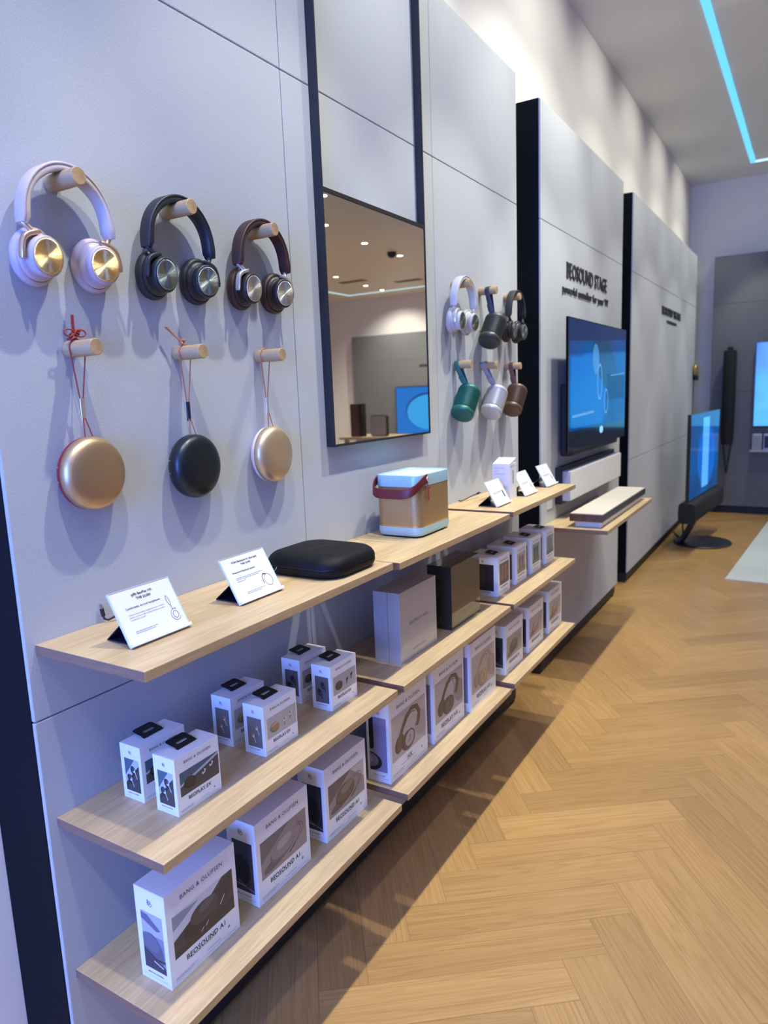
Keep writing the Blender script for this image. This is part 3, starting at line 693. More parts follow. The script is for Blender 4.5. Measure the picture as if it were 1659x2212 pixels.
def dome_art(c1, c2, sh, strap):
    return [(sh, ell(.33, .24, .30, .13, 22)), (tuple(x*.62 for x in c1), ell(.45, .42, .27, .24, 28)), (c1, ell(.46, .48, .265, .24, 28)), (c2, ell(.50, .58, .18, .12, 28)),
            (strap, stroke([(.70, .70), (.82, .76), (.92, .66), (.93, .50), (.80, .34), (.66, .20)], .012)), (strap, stroke([(.72, .66), (.84, .70), (.88, .60), (.80, .40)], .010)), (tuple(x*.5 for x in strap), stroke([(.60, .14), (.74, .27)], .03))]
def speaker_box(label, bg, shapes, sbg, sshapes, loc, dims=(.085, .192, .2015), name='BEOSOUND A1', grp='white square speaker boxes on the bottom shelf'):
    D, W_, H_ = dims; g = G(); f, s = carton(g, D, W_, H_)
    std_front(g, f, W_, H_, name, (.075, .28, .935, .735), bg, shapes)
    std_side(g, s, D, H_, (.17, .14, .87, .755), sbg, sshapes)
    o = g.build('speaker_box', bevel=.0006, seg=1); o.location = loc; return tag(o, label, 'product box', grp)
s1 = [(.62, .64, .70)]
a1 = [((.68, .69, .75), [(0, .42), (.62, .78), (1, 1.2), (0, 1)]), ((.33, .35, .42), [(0, .66), (0, 1.0), (.42, .93)]), ((.075, .058, .050), [(0, 0), (1, 0), (1, 1), (.62, .70), (.30, .62), (0, .42)]), ((.055, .042, .036), [(0, 0), (1, 0), (1, .30), (0, .16)]),
      ((.05, .036, .030), ell(.38, .40, .24, .20, 30)), ((.10, .080, .066), ell(.50, .58, .235, .23, 35)), ((.15, .125, .11), ell(.55, .68, .15, .10, 35)), ((.06, .045, .04), stroke([(.74, .72), (.84, .76), (.92, .64), (.86, .48)], .014)), ((.74, .72, .70), stroke([(.76, .38), (.84, .54)], .016)), ((.74, .72, .70), stroke([(.42, .13), (.47, .20)], .012)), ((.74, .72, .70), stroke([(.50, .18), (.55, .25)], .012))]
b1 = [((.45, .46, .60), [(0, .62), (1, .62), (1, 1), (0, 1)]), ((.14, .14, .22), [(0, .98), (.3, .96), (.9, .76), (.7, .72), (0, .86)]), ((.10, .11, .17), ell(.42, .34, .52, .30, -8)), ((.14, .15, .22), ell(.38, .48, .40, .15, -8)), ((.05, .05, .08), [(0, .28), (1, .12), (1, 0), (0, 0)]), ((.03, .03, .05), stroke([(.0, .32), (.6, .2), (1, .22)], .035)), ((.62, .62, .72), stroke([(.45, .16), (.88, .10)], .022))]
speaker_box('white square box with a dark speaker on a brown picture, nearest on the bottom shelf', (.1, .08, .07), a1, (.24, .25, .34), b1, (.217, -.060, B[1]))
bs = [((.012, .012, .02), ell(.35, .42, .50, .30)), ((.30, .30, .36), stroke([(0, .14), (.6, .10), (1, .05)], .02)), ((.30, .12, .10), stroke([(.2, .2), (.7, .08)], .02))]
tp = [((.34, .27, .25), [(0, 0), (1, 0), (1, .5), (.62, .98), (0, .42)]), ((.20, .165, .15), [(0, .42), (.62, .98), (0, 1)])]
speaker_box('white square box with a grey taupe speaker picture, middle of the bottom shelf', (.32, .25, .24), tp+dome_art((.30, .26, .24), (.42, .37, .35), (.16, .13, .12), (.17, .14, .12)), (.045, .045, .07), bs, (.2175, .195, B[1]))
tp2 = [((.36, .29, .26), [(0, 0), (1, 0), (1, .5), (.62, .98), (0, .42)]), ((.18, .14, .12), [(0, .42), (.62, .98), (0, 1)]), ((.60, .57, .54), [(.62, .98), (1, .45), (1, 1)])]
speaker_box('white square box with a brown speaker picture, third along the bottom shelf', (.36, .29, .26), tp2+dome_art((.19, .125, .085), (.30, .22, .17), (.16, .12, .10), (.17, .14, .12)), (.03, .032, .05), bs, (.218, .455, B[1]))
# farther bay: three more, set forward
for y, bg, c1, c2, nm, sb in ((1.632, (.42, .38, .33), (.14, .13, .09), (.22, .20, .15), 'dark olive', (.03, .05, .06)), (1.893, (.50, .42, .38), (.42, .27, .24), (.55, .40, .36), 'dusky pink', (.03, .03, .05)), (2.160, (.55, .48, .40), (.42, .31, .20), (.56, .46, .33), 'beige gold', (.06, .06, .08))):
    speaker_box('white square box with a %s speaker picture, in the third bay' % nm, bg, [(tuple(x*1.2 for x in bg), [(.4, 0), (1, 0), (1, .8)])]+dome_art(c1, c2, tuple(x*.5 for x in bg), (.17, .13, .11)), sb, bs, (.2375, y, B[3]), (.075, .196, .199), 'BEOSOUND A1', 'white speaker boxes on the bottom shelf of the third bay')

# headphone boxes
def hp_art(c, d, inner):
    A = [(tuple(x*.75 for x in inner), ell(.86, .40, .20, .30, 10)), (tuple(x*.85 for x in inner), stroke([(.62, .80), (.70, .55), (.74, .42)], .04))]
    band = [(.22, .42), (.30, .60), (.42, .80), (.58, .90), (.72, .86), (.80, .70), (.78, .52), (.72, .40)]
    A += [(c, stroke(band, .095)), (tuple(x*.6 for x in c), stroke([(.36, .62), (.46, .76), (.58, .82), (.68, .78)], .02))]
    A += [(tuple(x*.7 for x in c), ell(.20, .30, .12, .19, -8)), (c, ell(.235, .33, .10, .185, -8)), (tuple(x*.75 for x in c), ell(.46, .24, .20, .215, -10)), (c, ell(.49, .25, .17, .205, -10)), (d, ell(.50, .255, .125, .165, -10)), (tuple(x*.55 for x in d), stroke([(.46, .17), (.52, .26), (.50, .34)], .03))]
    return A
def headphone_box(label, name, bg, art, y, first=False, fx=.232):
    D, W_, H_ = .078, .230, .250; g = G(); f, s = carton(g, D, W_, H_)
    std_front(g, f, W_, H_, name, (.055, .235, .955, .785), bg, art, nb=.02)
    ss = [((.015, .015, .018), [(0, .42), (.02, .40), (.20, .40), (.26, .44), (.26, .98), (0, .98)]), ((.025, .022, .022), ell(.02, .17, .68, .165)), ((.20, .19, .24), ell(.0, .19, .50, .125)), ((.34, .31, .40), ell(.0, .20, .20, .06)), ((.30, .28, .30), stroke([(.0, .385), (.30, .35), (.55, .28)], .02))]
    std_side(g, s, D, H_, (.11, .13, .87, .80), (.27, .25, .40), ss)
    o = g.build('headphone_box', bevel=.0006, seg=1); o.location = (fx, y, B[2]); return tag(o, label, 'product box', 'white headphone boxes on the bottom shelf')
headphone_box('white box with brown silver-capped headphones picture, nearest of three headphone boxes', 'HX', (.55, .49, .46), hp_art((.17, .11, .075), (.50, .43, .40), (.58, .52, .48)), .753)
headphone_box('white box with dark olive headphones picture, middle of three headphone boxes', 'BEOPLAY HX', (.50, .47, .44), hp_art((.13, .105, .065), (.17, .14, .09), (.42, .37, .33)), 1.022, fx=.235)
headphone_box('white box with sandy beige headphones picture, farthest of three headphone boxes', 'BEOPLAY HX', (.56, .48, .40), hp_art((.46, .35, .24), (.60, .42, .24), (.52, .44, .36)), 1.282, fx=.246)

# gift boxes: lid and base
def gift_box(label, m1, m2, loc, printed):
    D, W_, H_ = .090, .234, .2185
    e = empty('gift_box', loc, label, 'product box', 'gift boxes on the middle shelf')
    def at(g, name, **k):
        o = g.build(name, **k); o.parent = e; return o
    g = G(); g.box((-D, 0, 0), (-D*.47, W_, H_), m2); at(g, 'base', bevel=.0007, seg=1)
    g = G(); g.box((-D*.455, 0, 0), (0, W_, H_), m1); f = (Vector((0, 0, 0)), Y_, Z_)
    if printed:
        im = ink((.10, .095, .095)); wd = font_mesh('BEOPLAY H95', .0, 1.35)[2]
        g.text(f, 'BEOPLAY H95', W_*.5, H_*.49, W_*.50/wd, im, space=1.35); dashes(g, f, W_*.40, H_*.44, W_*.20, H_*.008, 1, ink((.24, .23, .23)))
        wd = font_mesh(NAME, .0, 1.2)[2]; g.text(f, NAME, W_*.5, H_*.11, W_*.34/wd, ink((.22, .21, .21)), space=1.2)
    else:
        for q in stroke(ell(W_*.93, H_*.88, .003, .003, 0, 10), .0012, True): g.poly(f, ccw(q), ink((.1, .06, .03)), .0004)
    at(g, 'lid', bevel=.0007, seg=1)
    if printed:
        g = G(); g.box((-D-.0006, -.0007, -0.0), (.0009, W_+.0007, H_+.0007), mat('shrink_film', (1, 1, 1), .12, tr=1.0, spec=.3)); 
    return e
gift_box('shrink-wrapped silver grey gift box with small centred lettering', mat('silver_card', (.48, .465, .455), .22, .25), mat('silver_card_base', (.44, .43, .44), .25, .2), (.219, .858, M[2]), True)
gift_box('glossy black gift box standing behind the silver one', mat('lacquer_black', (.035, .032, .026), .10, .0, coat=.8), mat('lacquer_black_base', (.012, .011, .010), .10, coat=.8), (.221, 1.200, M[2]), False)

# tall cylinder speaker boxes
def tall_box(label, y, bg, cyl, sidec, fx=.2105):
    D, W_, H_ = .126, .126, .1575
    e = empty('speaker_box', (fx, y, M[3]), label, 'product box', 'tall white speaker boxes on the middle shelf')
    g = G(); f, s = carton(g, D, W_, H_)
    sh = [(tuple(x*.55 for x in bg), [(0, 0), (1, 0), (1, .30), (0, .22)])]
    for cx in (.30, .62): sh += [(tuple(x*.7 for x in cyl), [(cx-.10, .18), (cx+.12, .18), (cx+.12, .80), (cx-.10, .80)]), (cyl, [(cx-.06, .18), (cx+.10, .18), (cx+.10, .80), (cx-.06, .80)]), (tuple(min(1, x*1.3) for x in cyl), ell(cx+.01, .80, .11, .045))]
    std_front(g, f, W_, H_, 'BEOSOUND EXPLORE', (.13, .26, .90, .80), bg, sh, sub=False)
    dashes(g, f, W_*.15, H_*.10, W_*.6, H_*.01, 2)
    ss = [(tuple(x*1.8 for x in sidec), ell(.10, .70, .08, .05))]+[(tuple(min(1, x*3+.02) for x in sidec), [(.28, .16+k*.065), (.62, .16+k*.065), (.62, .175+k*.065), (.28, .175+k*.065)]) for k in range(11)]
    std_side(g, s, D, H_, (.10, .13, .86, .80), sidec, ss)
    o = g.build('carton', bevel=.0006, seg=1); o.parent = e
    t = hang_tab(e, D, W_, H_); return e
tall_box('tall white speaker box with reddish brown picture, beside the black gift box', 1.633, (.25, .16, .13), (.33, .20, .16), (.035, .028, .035))
tall_box('tall white speaker box with two pale grey speakers pictured, second in its row', 1.826, (.50, .44, .40), (.22, .17, .14), (.05, .04, .06))
tall_box('tall white speaker box with green sea picture, third in its row', 2.010, (.28, .38, .36), (.13, .10, .05), (.05, .05, .07))
tall_box('tall white speaker box with grey blue picture, farthest in its row', 2.200, (.33, .35, .33), (.24, .25, .24), (.03, .03, .045))

# ---------------------------------------------------------------- price cards
def price_card(label, y, z, lines, icon, fx=.191, n=0):
    e = empty('price_card', (fx, y, z), label, 'price card', 'price cards on the top shelves')
    W_, H_ = .140, .1055; tilt = math.atan2(.052, .0915)
    U = Y_; V = Vector((-math.sin(tilt), 0, math.cos(tilt))); Nn = U.cross(V)
    O = Vector((fx, y, z+.004))
    def slab(g, u0, u1, v0, v1, n0, n1, m):
        P = [O+U*a+V*b+Nn*c for c in (n0, n1) for a, b in ((u0, v0), (u1, v0), (u1, v1), (u0, v1))]
        g.add(P, [(0, 3, 2, 1), (4, 5, 6, 7), (0, 1, 5, 4), (1, 2, 6, 5), (2, 3, 7, 6), (3, 0, 4, 7)], m)
    g = G(); slab(g, 0, W_, .001, H_-.001, -.0015, 0, WHITEP)
    f = (O, U, V)
    for (txt, x, v, s, al, bd) in lines:
        if txt == '-': dashes(g, f, x, v, s, .0011, al, ink((.30, .31, .36)), 3.0, .0005)
        else: g.text(f, txt, x, v, s, INK if bd else ink((.16, .17, .20)), .0005, al, bd)
    for q in icon: g.poly(f, ccw(q), INK, .0005)
    g.build('printed_card', e)
    g = G(); slab(g, -.001, W_+.001, -.003, .004, -.003, .009, WHITEP); g.build('lower_lip', e, bevel=.0008)
    g = G(); slab(g, -.0015, 0, .001, H_, -.003, .0012, mat('card_edge', (.62, .72, .70), .2)); slab(g, W_, W_+.0015, .001, H_, -.003, .0012, mat('card_edge', (.62, .72, .70), .2)); slab(g, 0, W_, H_-.001, H_, -.003, .0012, mat('card_edge', (.62, .72, .70), .2)); g.build('holder_edge', e)
    g = G(); a = O+V*.050-Nn*.003; b = Vector((fx-.082, 0, z+.0008)); c = Vector((fx-.012, 0, z+.0008))
    BK = mat('dark_acrylic', (.02, .022, .045), .15)
    for y0, y1 in ((.012, W_-.012),):
        P = [(a.x, y+y0, a.z), (a.x, y+y1, a.z), (b.x, y+y1, b.z), (b.x, y+y0, b.z)]; Q = [(p[0]-.0, p[1], p[2]+.0022) for p in P]
        g.add(P+Q, [(0, 1, 2, 3), (7, 6, 5, 4), (0, 4, 5, 1), (1, 5, 6, 2), (2, 6, 7, 3), (3, 7, 4, 0)], BK)
        g.add([(c.x, y+y0, c.z), (c.x, y+y1, c.z), (b.x, y+y1, b.z), (b.x, y+y0, b.z), (c.x, y+y0, c.z+.002), (c.x, y+y1, c.z+.002), (b.x, y+y1, b.z+.002), (b.x, y+y0, b.z+.002)], [(0, 1, 2, 3), (7, 6, 5, 4), (0, 4, 5, 1), (1, 5, 6, 2), (2, 6, 7, 3), (3, 7, 4, 0)], BK)
    g.build('back_stand', e); return e
ic = stroke(ell(.122, .029, .0062, .0072, 0, 20), .0008, True)+stroke(ell(.122, .029, .0105, .0120, 0, 20, 60, 330), .0008)+stroke(ell(.1175, .060, .003, .010, 6, 16), .0008, True)+stroke([(.119, .050), (.119, .041)], .0008)
L1 = [('หูฟัง BeoPlay HX', .070, .089, .0070, 'CENTER', .02), ('THB 23,000', .070, .0805, .0070, 'CENTER', .02), ('Comfortable, do-it-all headphones', .022, .066, .0058, 'LEFT', .006),
      ('Wireless noise-cancelling headphones. Listen in comfort', .022, .054, .0037, 'LEFT', 0), ('whether you\'re on a call, working from home or taking', .022, .049, .0037, 'LEFT', 0), ('a moment for yourself.', .022, .044, .0037, 'LEFT', 0), ('-', .022, .022, .052, 2, 0)]
price_card('white price card beside the near end of the top shelf, with a headphone drawing', -.054, T[1], L1, ic)
ic2 = stroke(ell(.114, .030, .0125, .0140, 0, 28), .0008, True)+stroke([(.110, .044), (.103, .046), (.098, .041), (.0965, .030), (.0965, .024)], .0014)+stroke([(.113, .0445), (.104, .0475), (.100, .042)], .0008)
L2 = [('ลำโพง BeoSound A1 (2nd Gen)', .070, .089, .0064, 'CENTER', .02), ('THB 10,900', .070, .081, .0064, 'CENTER', .02), ('Waterproof Bluetooth speaker', .018, .066, .0058, 'LEFT', .012), ('-', .022, .054, .085, 2, 0), ('-', .022, .046, .028, 1, 0), ('-', .034, .018, .060, 2, 0)]
price_card('white price card next to the black case, with a round speaker drawing', .232, T[1], L2, ic2)
Lf = [('-', .045, .088, .050, 1, 0), ('-', .055, .081, .030, 1, 0), ('-', .025, .066, .045, 1, 0), ('-', .025, .054, .085, 3, 0), ('-', .03, .018, .070, 1, 0)]
icf = stroke([(.118, .025), (.118, .055)], .009)
icg = stroke(ell(.116, .034, .006, .013, 0, 16), .001, True)+stroke(ell(.116, .034, .003, .006, 0, 16), .001, True)
price_card('white price card nearest on the third bay, in front of the small white box', 1.640, T[3], Lf, icf, .207)
price_card('white price card behind the small white box', 1.935, T[3], Lf, icg, .213)
price_card('white price card farthest along the top shelf, near the soundbar', 2.222, T[3], Lf, icg, .211)

# small white box with open lid
e = empty('small_box', (.182, 1.833, T[3]), 'small upright white box with its flap open, between two price cards', 'product box')
g = G(); g.box((.108, 1.836, T[3]), (.184, 1.912, T[3]+.146), mat('lilac_white_card', (.74, .73, .80), .4))
f = (Vector((.184, 1.836, T[3])), Y_, Z_); s = (Vector((.108, 1.836, T[3])), X_, Z_)
g.poly(f, [(.032, .062), (.040, .062), (.040, .118), (.032, .118)], INK, .0003); logo(g, f, .020, .134, .010); dashes(g, f, .03, .133, .03, .003)
dashes(g, s, .006, .128, .055, .0022, 1); dashes(g, s, .006, .115, .02, .0022, 1); dashes(g, s, .012, .106, .045, .0016, 2); dashes(g, s, .02, .055, .045, .0016, 5)
g.build('carton', e, bevel=.0006)
g = G(); g.add([(.110, 1.842, T[3]+.1465), (.184, 1.842, T[3]+.1465), (.184, 1.906, T[3]+.165), (.110, 1.906, T[3]+.165), (.110, 1.842, T[3]+.1475), (.184, 1.842, T[3]+.1475), (.184, 1.906, T[3]+.166), (.110, 1.906, T[3]+.166)], [(0, 3, 2, 1), (4, 5, 6, 7), (0, 1, 5, 4), (1, 2, 6, 5), (2, 3, 7, 6), (3, 0, 4, 7)], WHITE); g.build('flap', e)

# ---------------------------------------------------------------- black zip case
def sq_loop(cx, cy, a, b, r, z, n=10):
    P = []
    for (sx, sy, a0) in ((1, 1, 0), (-1, 1, 90), (-1, -1, 180), (1, -1, 270)):
        for i in range(n+1):
            t = math.radians(a0+90*i/n); P.append((cx+sx*(a-r)+r*math.cos(t), cy+sy*(b-r)+r*math.sin(t), z))
    return P
e = empty('carry_case', (.158, .580, T[1]), 'black zipped headphone case lying flat on the top shelf', 'case')
CASE = mat('black_case_cloth', (.0035, .0035, .005), .6, bump=.2, bscale=900, spec=.22)
cx, cy, a, b, z0 = .158, .578, .118, .112, T[1]
g = G(); prof = [(.020, .0), (.010, .002), (.003, .008), (0, .016), (0, .0225)]
g.loops([sq_loop(cx, cy, a-i, b-i, .060-i*.5, z0+h) for i, h in prof], CASE); g.build('lower_shell', e)
g = G(); g.loops([sq_loop(cx, cy, a-i, b-i, .058, z0+h) for i, h in ((.0025, .0225), (.0018, .0240), (.0025, .0258))], mat('zip_tape', (.02, .02, .03), .4)); g.build('zip', e)
g = G(); prof = [(0, .0258), (0, .030), (.0015, .036), (.006, .044), (.014, .0505), (.026, .0545), (.045, .0565), (.07, .0575), (.09, .058)]
g.loops([sq_loop(cx, cy, a-i, b-i, max(.012, .060-i*.5), z0+h) for i, h in prof], CASE)
f = (Vector((cx, cy-.06, z0+.0575)), Vector((.25, .97, 0)), Vector((-.97, .25, 0)))
wd = font_mesh(NAME, 0, 1.2)[2]; g.text(f, NAME, .055, .01, .075/wd, mat('deboss', (.035, .035, .045), .3), .0009, space=1.2)
g.build('upper_shell', e)
g = G(); g.tube([(cx-.055, cy-.115, z0+.024), (cx-.050, cy-.123, z0+.022), (cx-.058, cy-.128, z0+.014), (cx-.066, cy-.122, z0+.020)], .0012, mat('zip_metal', (.3, .3, .32), .3, .8), 6); g.build('zip_pull', e)

# ---------------------------------------------------------------- aqua and gold speaker
e = empty('portable_speaker', (.122, 1.140, T[2]), 'aqua and gold speaker with a dark red leather strap, on the second top shelf', 'speaker')
AQ = mat('aqua_aluminium', (.40, .62, .70), .42, .25); AQT = mat('aqua_tray', (.62, .82, .82), .45)
cx, cy, a, b, r, z0 = .127, 1.134, .080, .112, .030, T[2]
g = G(); g.loops([sq_loop(cx, cy, a-i, b-i, r, z0+h) for i, h in ((.010, .0), (.007, .0035))], BLACK); g.build('rubber_foot', e)
g = G(); g.loops([sq_loop(cx, cy, a-i, b-i, r-i*.4, z0+h) for i, h in ((.010, .0036), (.004, .006), (.001, .012), (0, .018), (0, .0335))], AQ); g.build('base_band', e)
g = G(); g.loops([sq_loop(cx, cy, a-.001, b-.001, r, z0+h) for h in (.0336, .160)], perf_mat('gold_mesh', (.50, .345, .16), (.27, .17, .08), .0016, .7, .48, 'box'))
gr = g.build('grille', e)
g = G(); g.loops([sq_loop(cx, cy, a-.0003, b-.0003, r, z0+h) for h in (.0336, .0385)], mat('gold_trim', (.70, .44, .18), .35, .9)); g.build('trim_strip', e)
g = G(); g.loops([sq_loop(cx, cy, a-i, b-i, r-i, z0+h) for i, h in ((0, .1602), (0, .1930), (.0008, .1955), (.0025, .1962), (.004, .1955), (.005, .1925))], AQ, cap1=False); g.build('top_band', e)
g = G(); g.loops([sq_loop(cx, cy, a-.0048, b-.0048, r-.006, z0+h) for h in (.188, .1922)], AQT); g.build('top_tray', e)
STR = mat('oxblood_leather', (.13, .012, .014), .45, bump=.2, bscale=500); STRE = mat('leather_edge', (.40, .16, .10), .6)
xp, yp, zp = cx+a+.003, 1.070, z0+.186
pts = []
for i in range(41):
    t = i/40; aa = math.radians(-90*0)
    ph = PI*t
    # loop round the near end, sagging away from the pivots
    yy = yp-.083*(math.sin(ph)**.55)*1.0; xx = cx+(xp-cx)*math.copysign(abs(math.cos(ph))**.45, math.cos(ph)); zz = zp-.040*math.sin(ph)**.9-.004
    pts.append((xx, yy, zz))
g = G(); wv = [.024]*41
g.ribbon([Vector(p) for p in pts], (0, .12, 1), .030, .0032, STR); lso = g.build('leather_strap', e)
g = G(); g.lathe([(.0065, 0), (.0065, .003), (.004, .0045), (.0002, .005)], mat('rivet', (.75, .62, .58), .3, .7), 24, Matrix.Translation((xp+.0008, yp+.0, zp-.003)), cap1=False); g.build('rivet', lso)
g = G(); K = Vector((xp+.002, yp+.002, zp-.030))
g.tube([Vector((xp+.002, yp+.001, zp-.012)), K], .0016, redc, 7)
for sg in (-1, 1):
    g.tube([K+Vector((.001, sg*(.006+.006*math.cos(t)), .003*math.sin(t)-.002)) for t in [2*PI*i/14 for i in range(14)]], .0014, redc, 7, closed=True)
for dy in (-.0015, .002): g.tube([K, K+Vector((.001, dy, -.02)), K+Vector((.001, dy*1.2, -.042))], .0015, redc, 7)
g.build('tied_cord', lso)

# ---------------------------------------------------------------- charging cables near the wall
def cable(pts, label, plug=True):
    e = empty('charging_cable', pts[0], label, 'cable')
    g = G(); g.tube(pts, .0022, BLACK, 8); g.build('cord', e)
    if plug:
        p = Vector(pts[-1]); d = (Vector(pts[-1])-Vector(pts[-2])).normalized()
        g = G(); g.tube([p, p+d*.016], .0042, BLACK, 10); g.build('plug_body', e)
        g = G(); g.tube([p+d*.016, p+d*.025], .0030, mat('zip_metal', (.3, .3, .32), .3, .8), 8); g.build('plug_tip', e)
    return e
cable([(.002, .062, T[1]+.003), (.014, .066, T[1]+.005), (.024, .060, T[1]+.012), (.022, .048, T[1]+.010), (.012, .036, T[1]+.004), (.008, .030, T[1]+.008), (.008, .029, T[1]+.014)], 'short black charging cable by the wall at the near end of the top shelf')
cable([(.004, .720, T[1]+.020), (.014, .735, T[1]+.010), (.010, .770, T[1]+.004), (.018, .800, T[1]+.006)], 'short black cable by the wall behind the black case')
cable([(.003, 1.735, T[3]+.004), (.018, 1.725, T[3]+.004), (.030, 1.745, T[3]+.010), (.026, 1.79, T[3]+.012), (.034, 1.85, T[3]+.018)], 'short black cable on the third top shelf, left of the price cards')
cable([(.004, .735, M[1]+.050), (.010, .745, M[1]+.040), (.012, .752, M[1]+.020), (.020, .775, M[2]+.003)], 'black cable end against the wall behind the dark earbud boxes')
cable([(.003, .075, B[1]+.075), (.012, .070, B[1]+.045), (.018, .055, B[1]+.012), (.030, .030, B[1]+.005)], 'black cable hanging behind the nearest square speaker box')

# ---------------------------------------------------------------- wall television and soundbars
def screen_mat(name, kind):
    t = NT(name); X = t.xyz('Generated'); Y2, Z2 = X[1], X[2]
    if kind == 'x': Y2 = X[0]
    n = t.noise(t.comb(t.math('MULTIPLY', Y2, 1.0), t.math('MULTIPLY', Z2, .6), 0.0), 3.2, 1.5, .4)
    s = t.math('ADD', t.math('MULTIPLY', Z2, .35), t.math('MULTIPLY', n, .7))
    if kind == 'y': st = [(.30, (.0, .10, .38)), (.5, (.0, .17, .62)), (.66, (.03, .13, .50)), (.85, (.06, .11, .38))]
    elif kind == 'stand': st = [(.25, (.02, .13, .42)), (.5, (.0, .15, .62)), (.8, (.03, .22, .80))]
    else: st = [(.2, (.13, .58, 1.0)), (.55, (.10, .46, .95)), (.75, (.10, .26, .85)), (.9, (.16, .38, .95))]
    c = t.ramp(s, st)
    t.b.inputs['Base Color'].default_value = (.004, .004, .006, 1); t.b.inputs['Roughness'].default_value = .06; t.b.inputs['Specular IOR Level'].default_value = .25
    t.L.new(c, t.b.inputs['Emission Color']); t.b.inputs['Emission Strength'].default_value = 1.0 if kind == 'x' else .52; return t.m
def em(c, s=1.0): return mat('screen_%d_%d_%d' % tuple(int(x*255) for x in c), (.004, .004, .006), .1, emit=c, es=s, spec=.25)
def ep(g, fr, pts, c, off): g.poly(fr, ccw(pts), em(c), off)
e = empty('television', (.1, 3.57, 1.23), 'wall-mounted television showing a blue speaker picture, above the soundbars', 'television')
g = G(); g.box((.085, 2.912, 1.232), (.1, 4.232, 1.949), BLACKG); hs = g.build('screen_housing', e, bevel=.002)
g = G(); g.box((.1001, 2.925, 1.345), (.1008, 4.220, 1.942), screen_mat('blue_screen', 'y')); f = (Vector((.1008, 2.925, 1.345)), Y_, Z_)
Wv, Hv = 1.295, .597
ep(g, f, clip(ell(.30*Wv, .28*Hv, .30*Wv, .44*Hv), 0.02, .62*Wv, .02*Hv, .75*Hv), (.0, .12, .50), .0004)
ep(g, f, [(.02*Wv, .03*Hv), (.52*Wv, .03*Hv), (.52*Wv, .70*Hv), (.02*Wv, .66*Hv)], (.0, .14, .50), .0007)
ep(g, f, clip(ell(.60*Wv, .62*Hv, .26*Wv, .24*Hv, -25), 0, Wv, 0, Hv), (.012, .06, .15), .0010)
ep(g, f, [(.62*Wv, .25*Hv), (.98*Wv, .25*Hv), (.98*Wv, .50*Hv), (.62*Wv, .52*Hv)], (.0, .025, .10), .0013)
ep(g, f, clip(ell(.41*Wv, .66*Hv, .055*Wv, .15*Hv, 12), 0, Wv, 0, Hv), (.06, .24, .52), .0016)
ep(g, f, [(.0, .80*Hv), (Wv, .90*Hv), (Wv, Hv), (0, Hv)], (.015, .035, .12), .0018)
for q in stroke(ell(.48*Wv, .44*Hv, .040*Wv, .17*Hv), .012, True)+stroke(ell(.60*Wv, .24*Hv, .035*Wv, .12*Hv), .010, True): ep(g, f, q, (.12, .36, .72), .0020)
for q in stroke([(.68*Wv, .50*Hv), (.97*Wv, .53*Hv)], .006)+stroke([(.04*Wv, .13*Hv), (.38*Wv, .15*Hv)], .014): ep(g, f, q, (.12, .30, .60), .0022)
g.build('screen_image', hs)
g = G(); g.box((.012, 3.05, 1.20), (.084, 4.10, 1.60), BLACK); g.build('rear_housing', e, bevel=.01)
g = G(); g.lathe([(.030, 0), (.030, .002)], em((.25, .62, 1.0), 1.2), 24, Matrix.Translation((.1006, 3.60, 1.318)), 1.2, .75); g.build('indicator', hs)
g = G(); g.box((.001, 3.45, 1.45), (.0115, 3.70, 1.80), BLACK); g.build('wall_bracket', e)
SBW = fabric_mat('pale_soundbar_cloth', (.58, .56, .54), (.70, .68, .66)); 
e = empty('soundbar', (.05, 3.62, .95), 'pale grey soundbar mounted on the panel below the wall television', 'soundbar', 'soundbars under the wall television')
g = G(); g.box((.034, 3.02, .952), (.076, 4.22, 1.120), mat('lilac_grey_alu', (.50, .50, .58), .4, .3)); g.build('frame', e, bevel=.004)
g = G(); g.box((.076, 3.025, .955), (.083, 4.215, 1.117), SBW); g.build('cloth_front', e, bevel=.002)
g = G(); g.box((.001, 3.00, .935), (.0335, 4.23, 1.142), BLACK); g.build('wall_mount', e)
# lower shelf with second soundbar
zs = .850
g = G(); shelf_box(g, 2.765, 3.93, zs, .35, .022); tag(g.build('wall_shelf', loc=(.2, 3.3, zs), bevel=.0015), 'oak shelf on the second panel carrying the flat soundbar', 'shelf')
e = empty('soundbar', (.23, 3.34, zs), 'soundbar lying flat on the oak shelf, with beige cloth top and walnut end', 'soundbar', 'soundbars under the wall television')
g = G(); g.box((.165, 2.83, zs), (.30, 3.85, zs+.034), WHITEP); g.build('white_base', e, bevel=.003)
g = G(); g.box((.143, 2.806, zs+.034), (.317, 3.88, zs+.072), mat('dark_alu', (.045, .045, .055), .4, .4)); g.build('side_rail', e, bevel=.004)
g = G(); g.box((.143, 2.799, zs+.034), (.317, 2.8055, zs+.072), WALNUT); g.build('walnut_end', e)
g = G(); g.box((.146, 2.806, zs+.072), (.314, 3.877, zs+.076), fabric_mat('beige_cloth', (.56, .49, .40), (.66, .60, .50))); g.build('cloth_top', e)
g = G(); g.box((.0005, 2.86, .925), (.004, 2.94, .985), WHITEP); tag(g.build('price_tag'), 'small white tag on the panel below the far end of the top shelf', 'price tag')

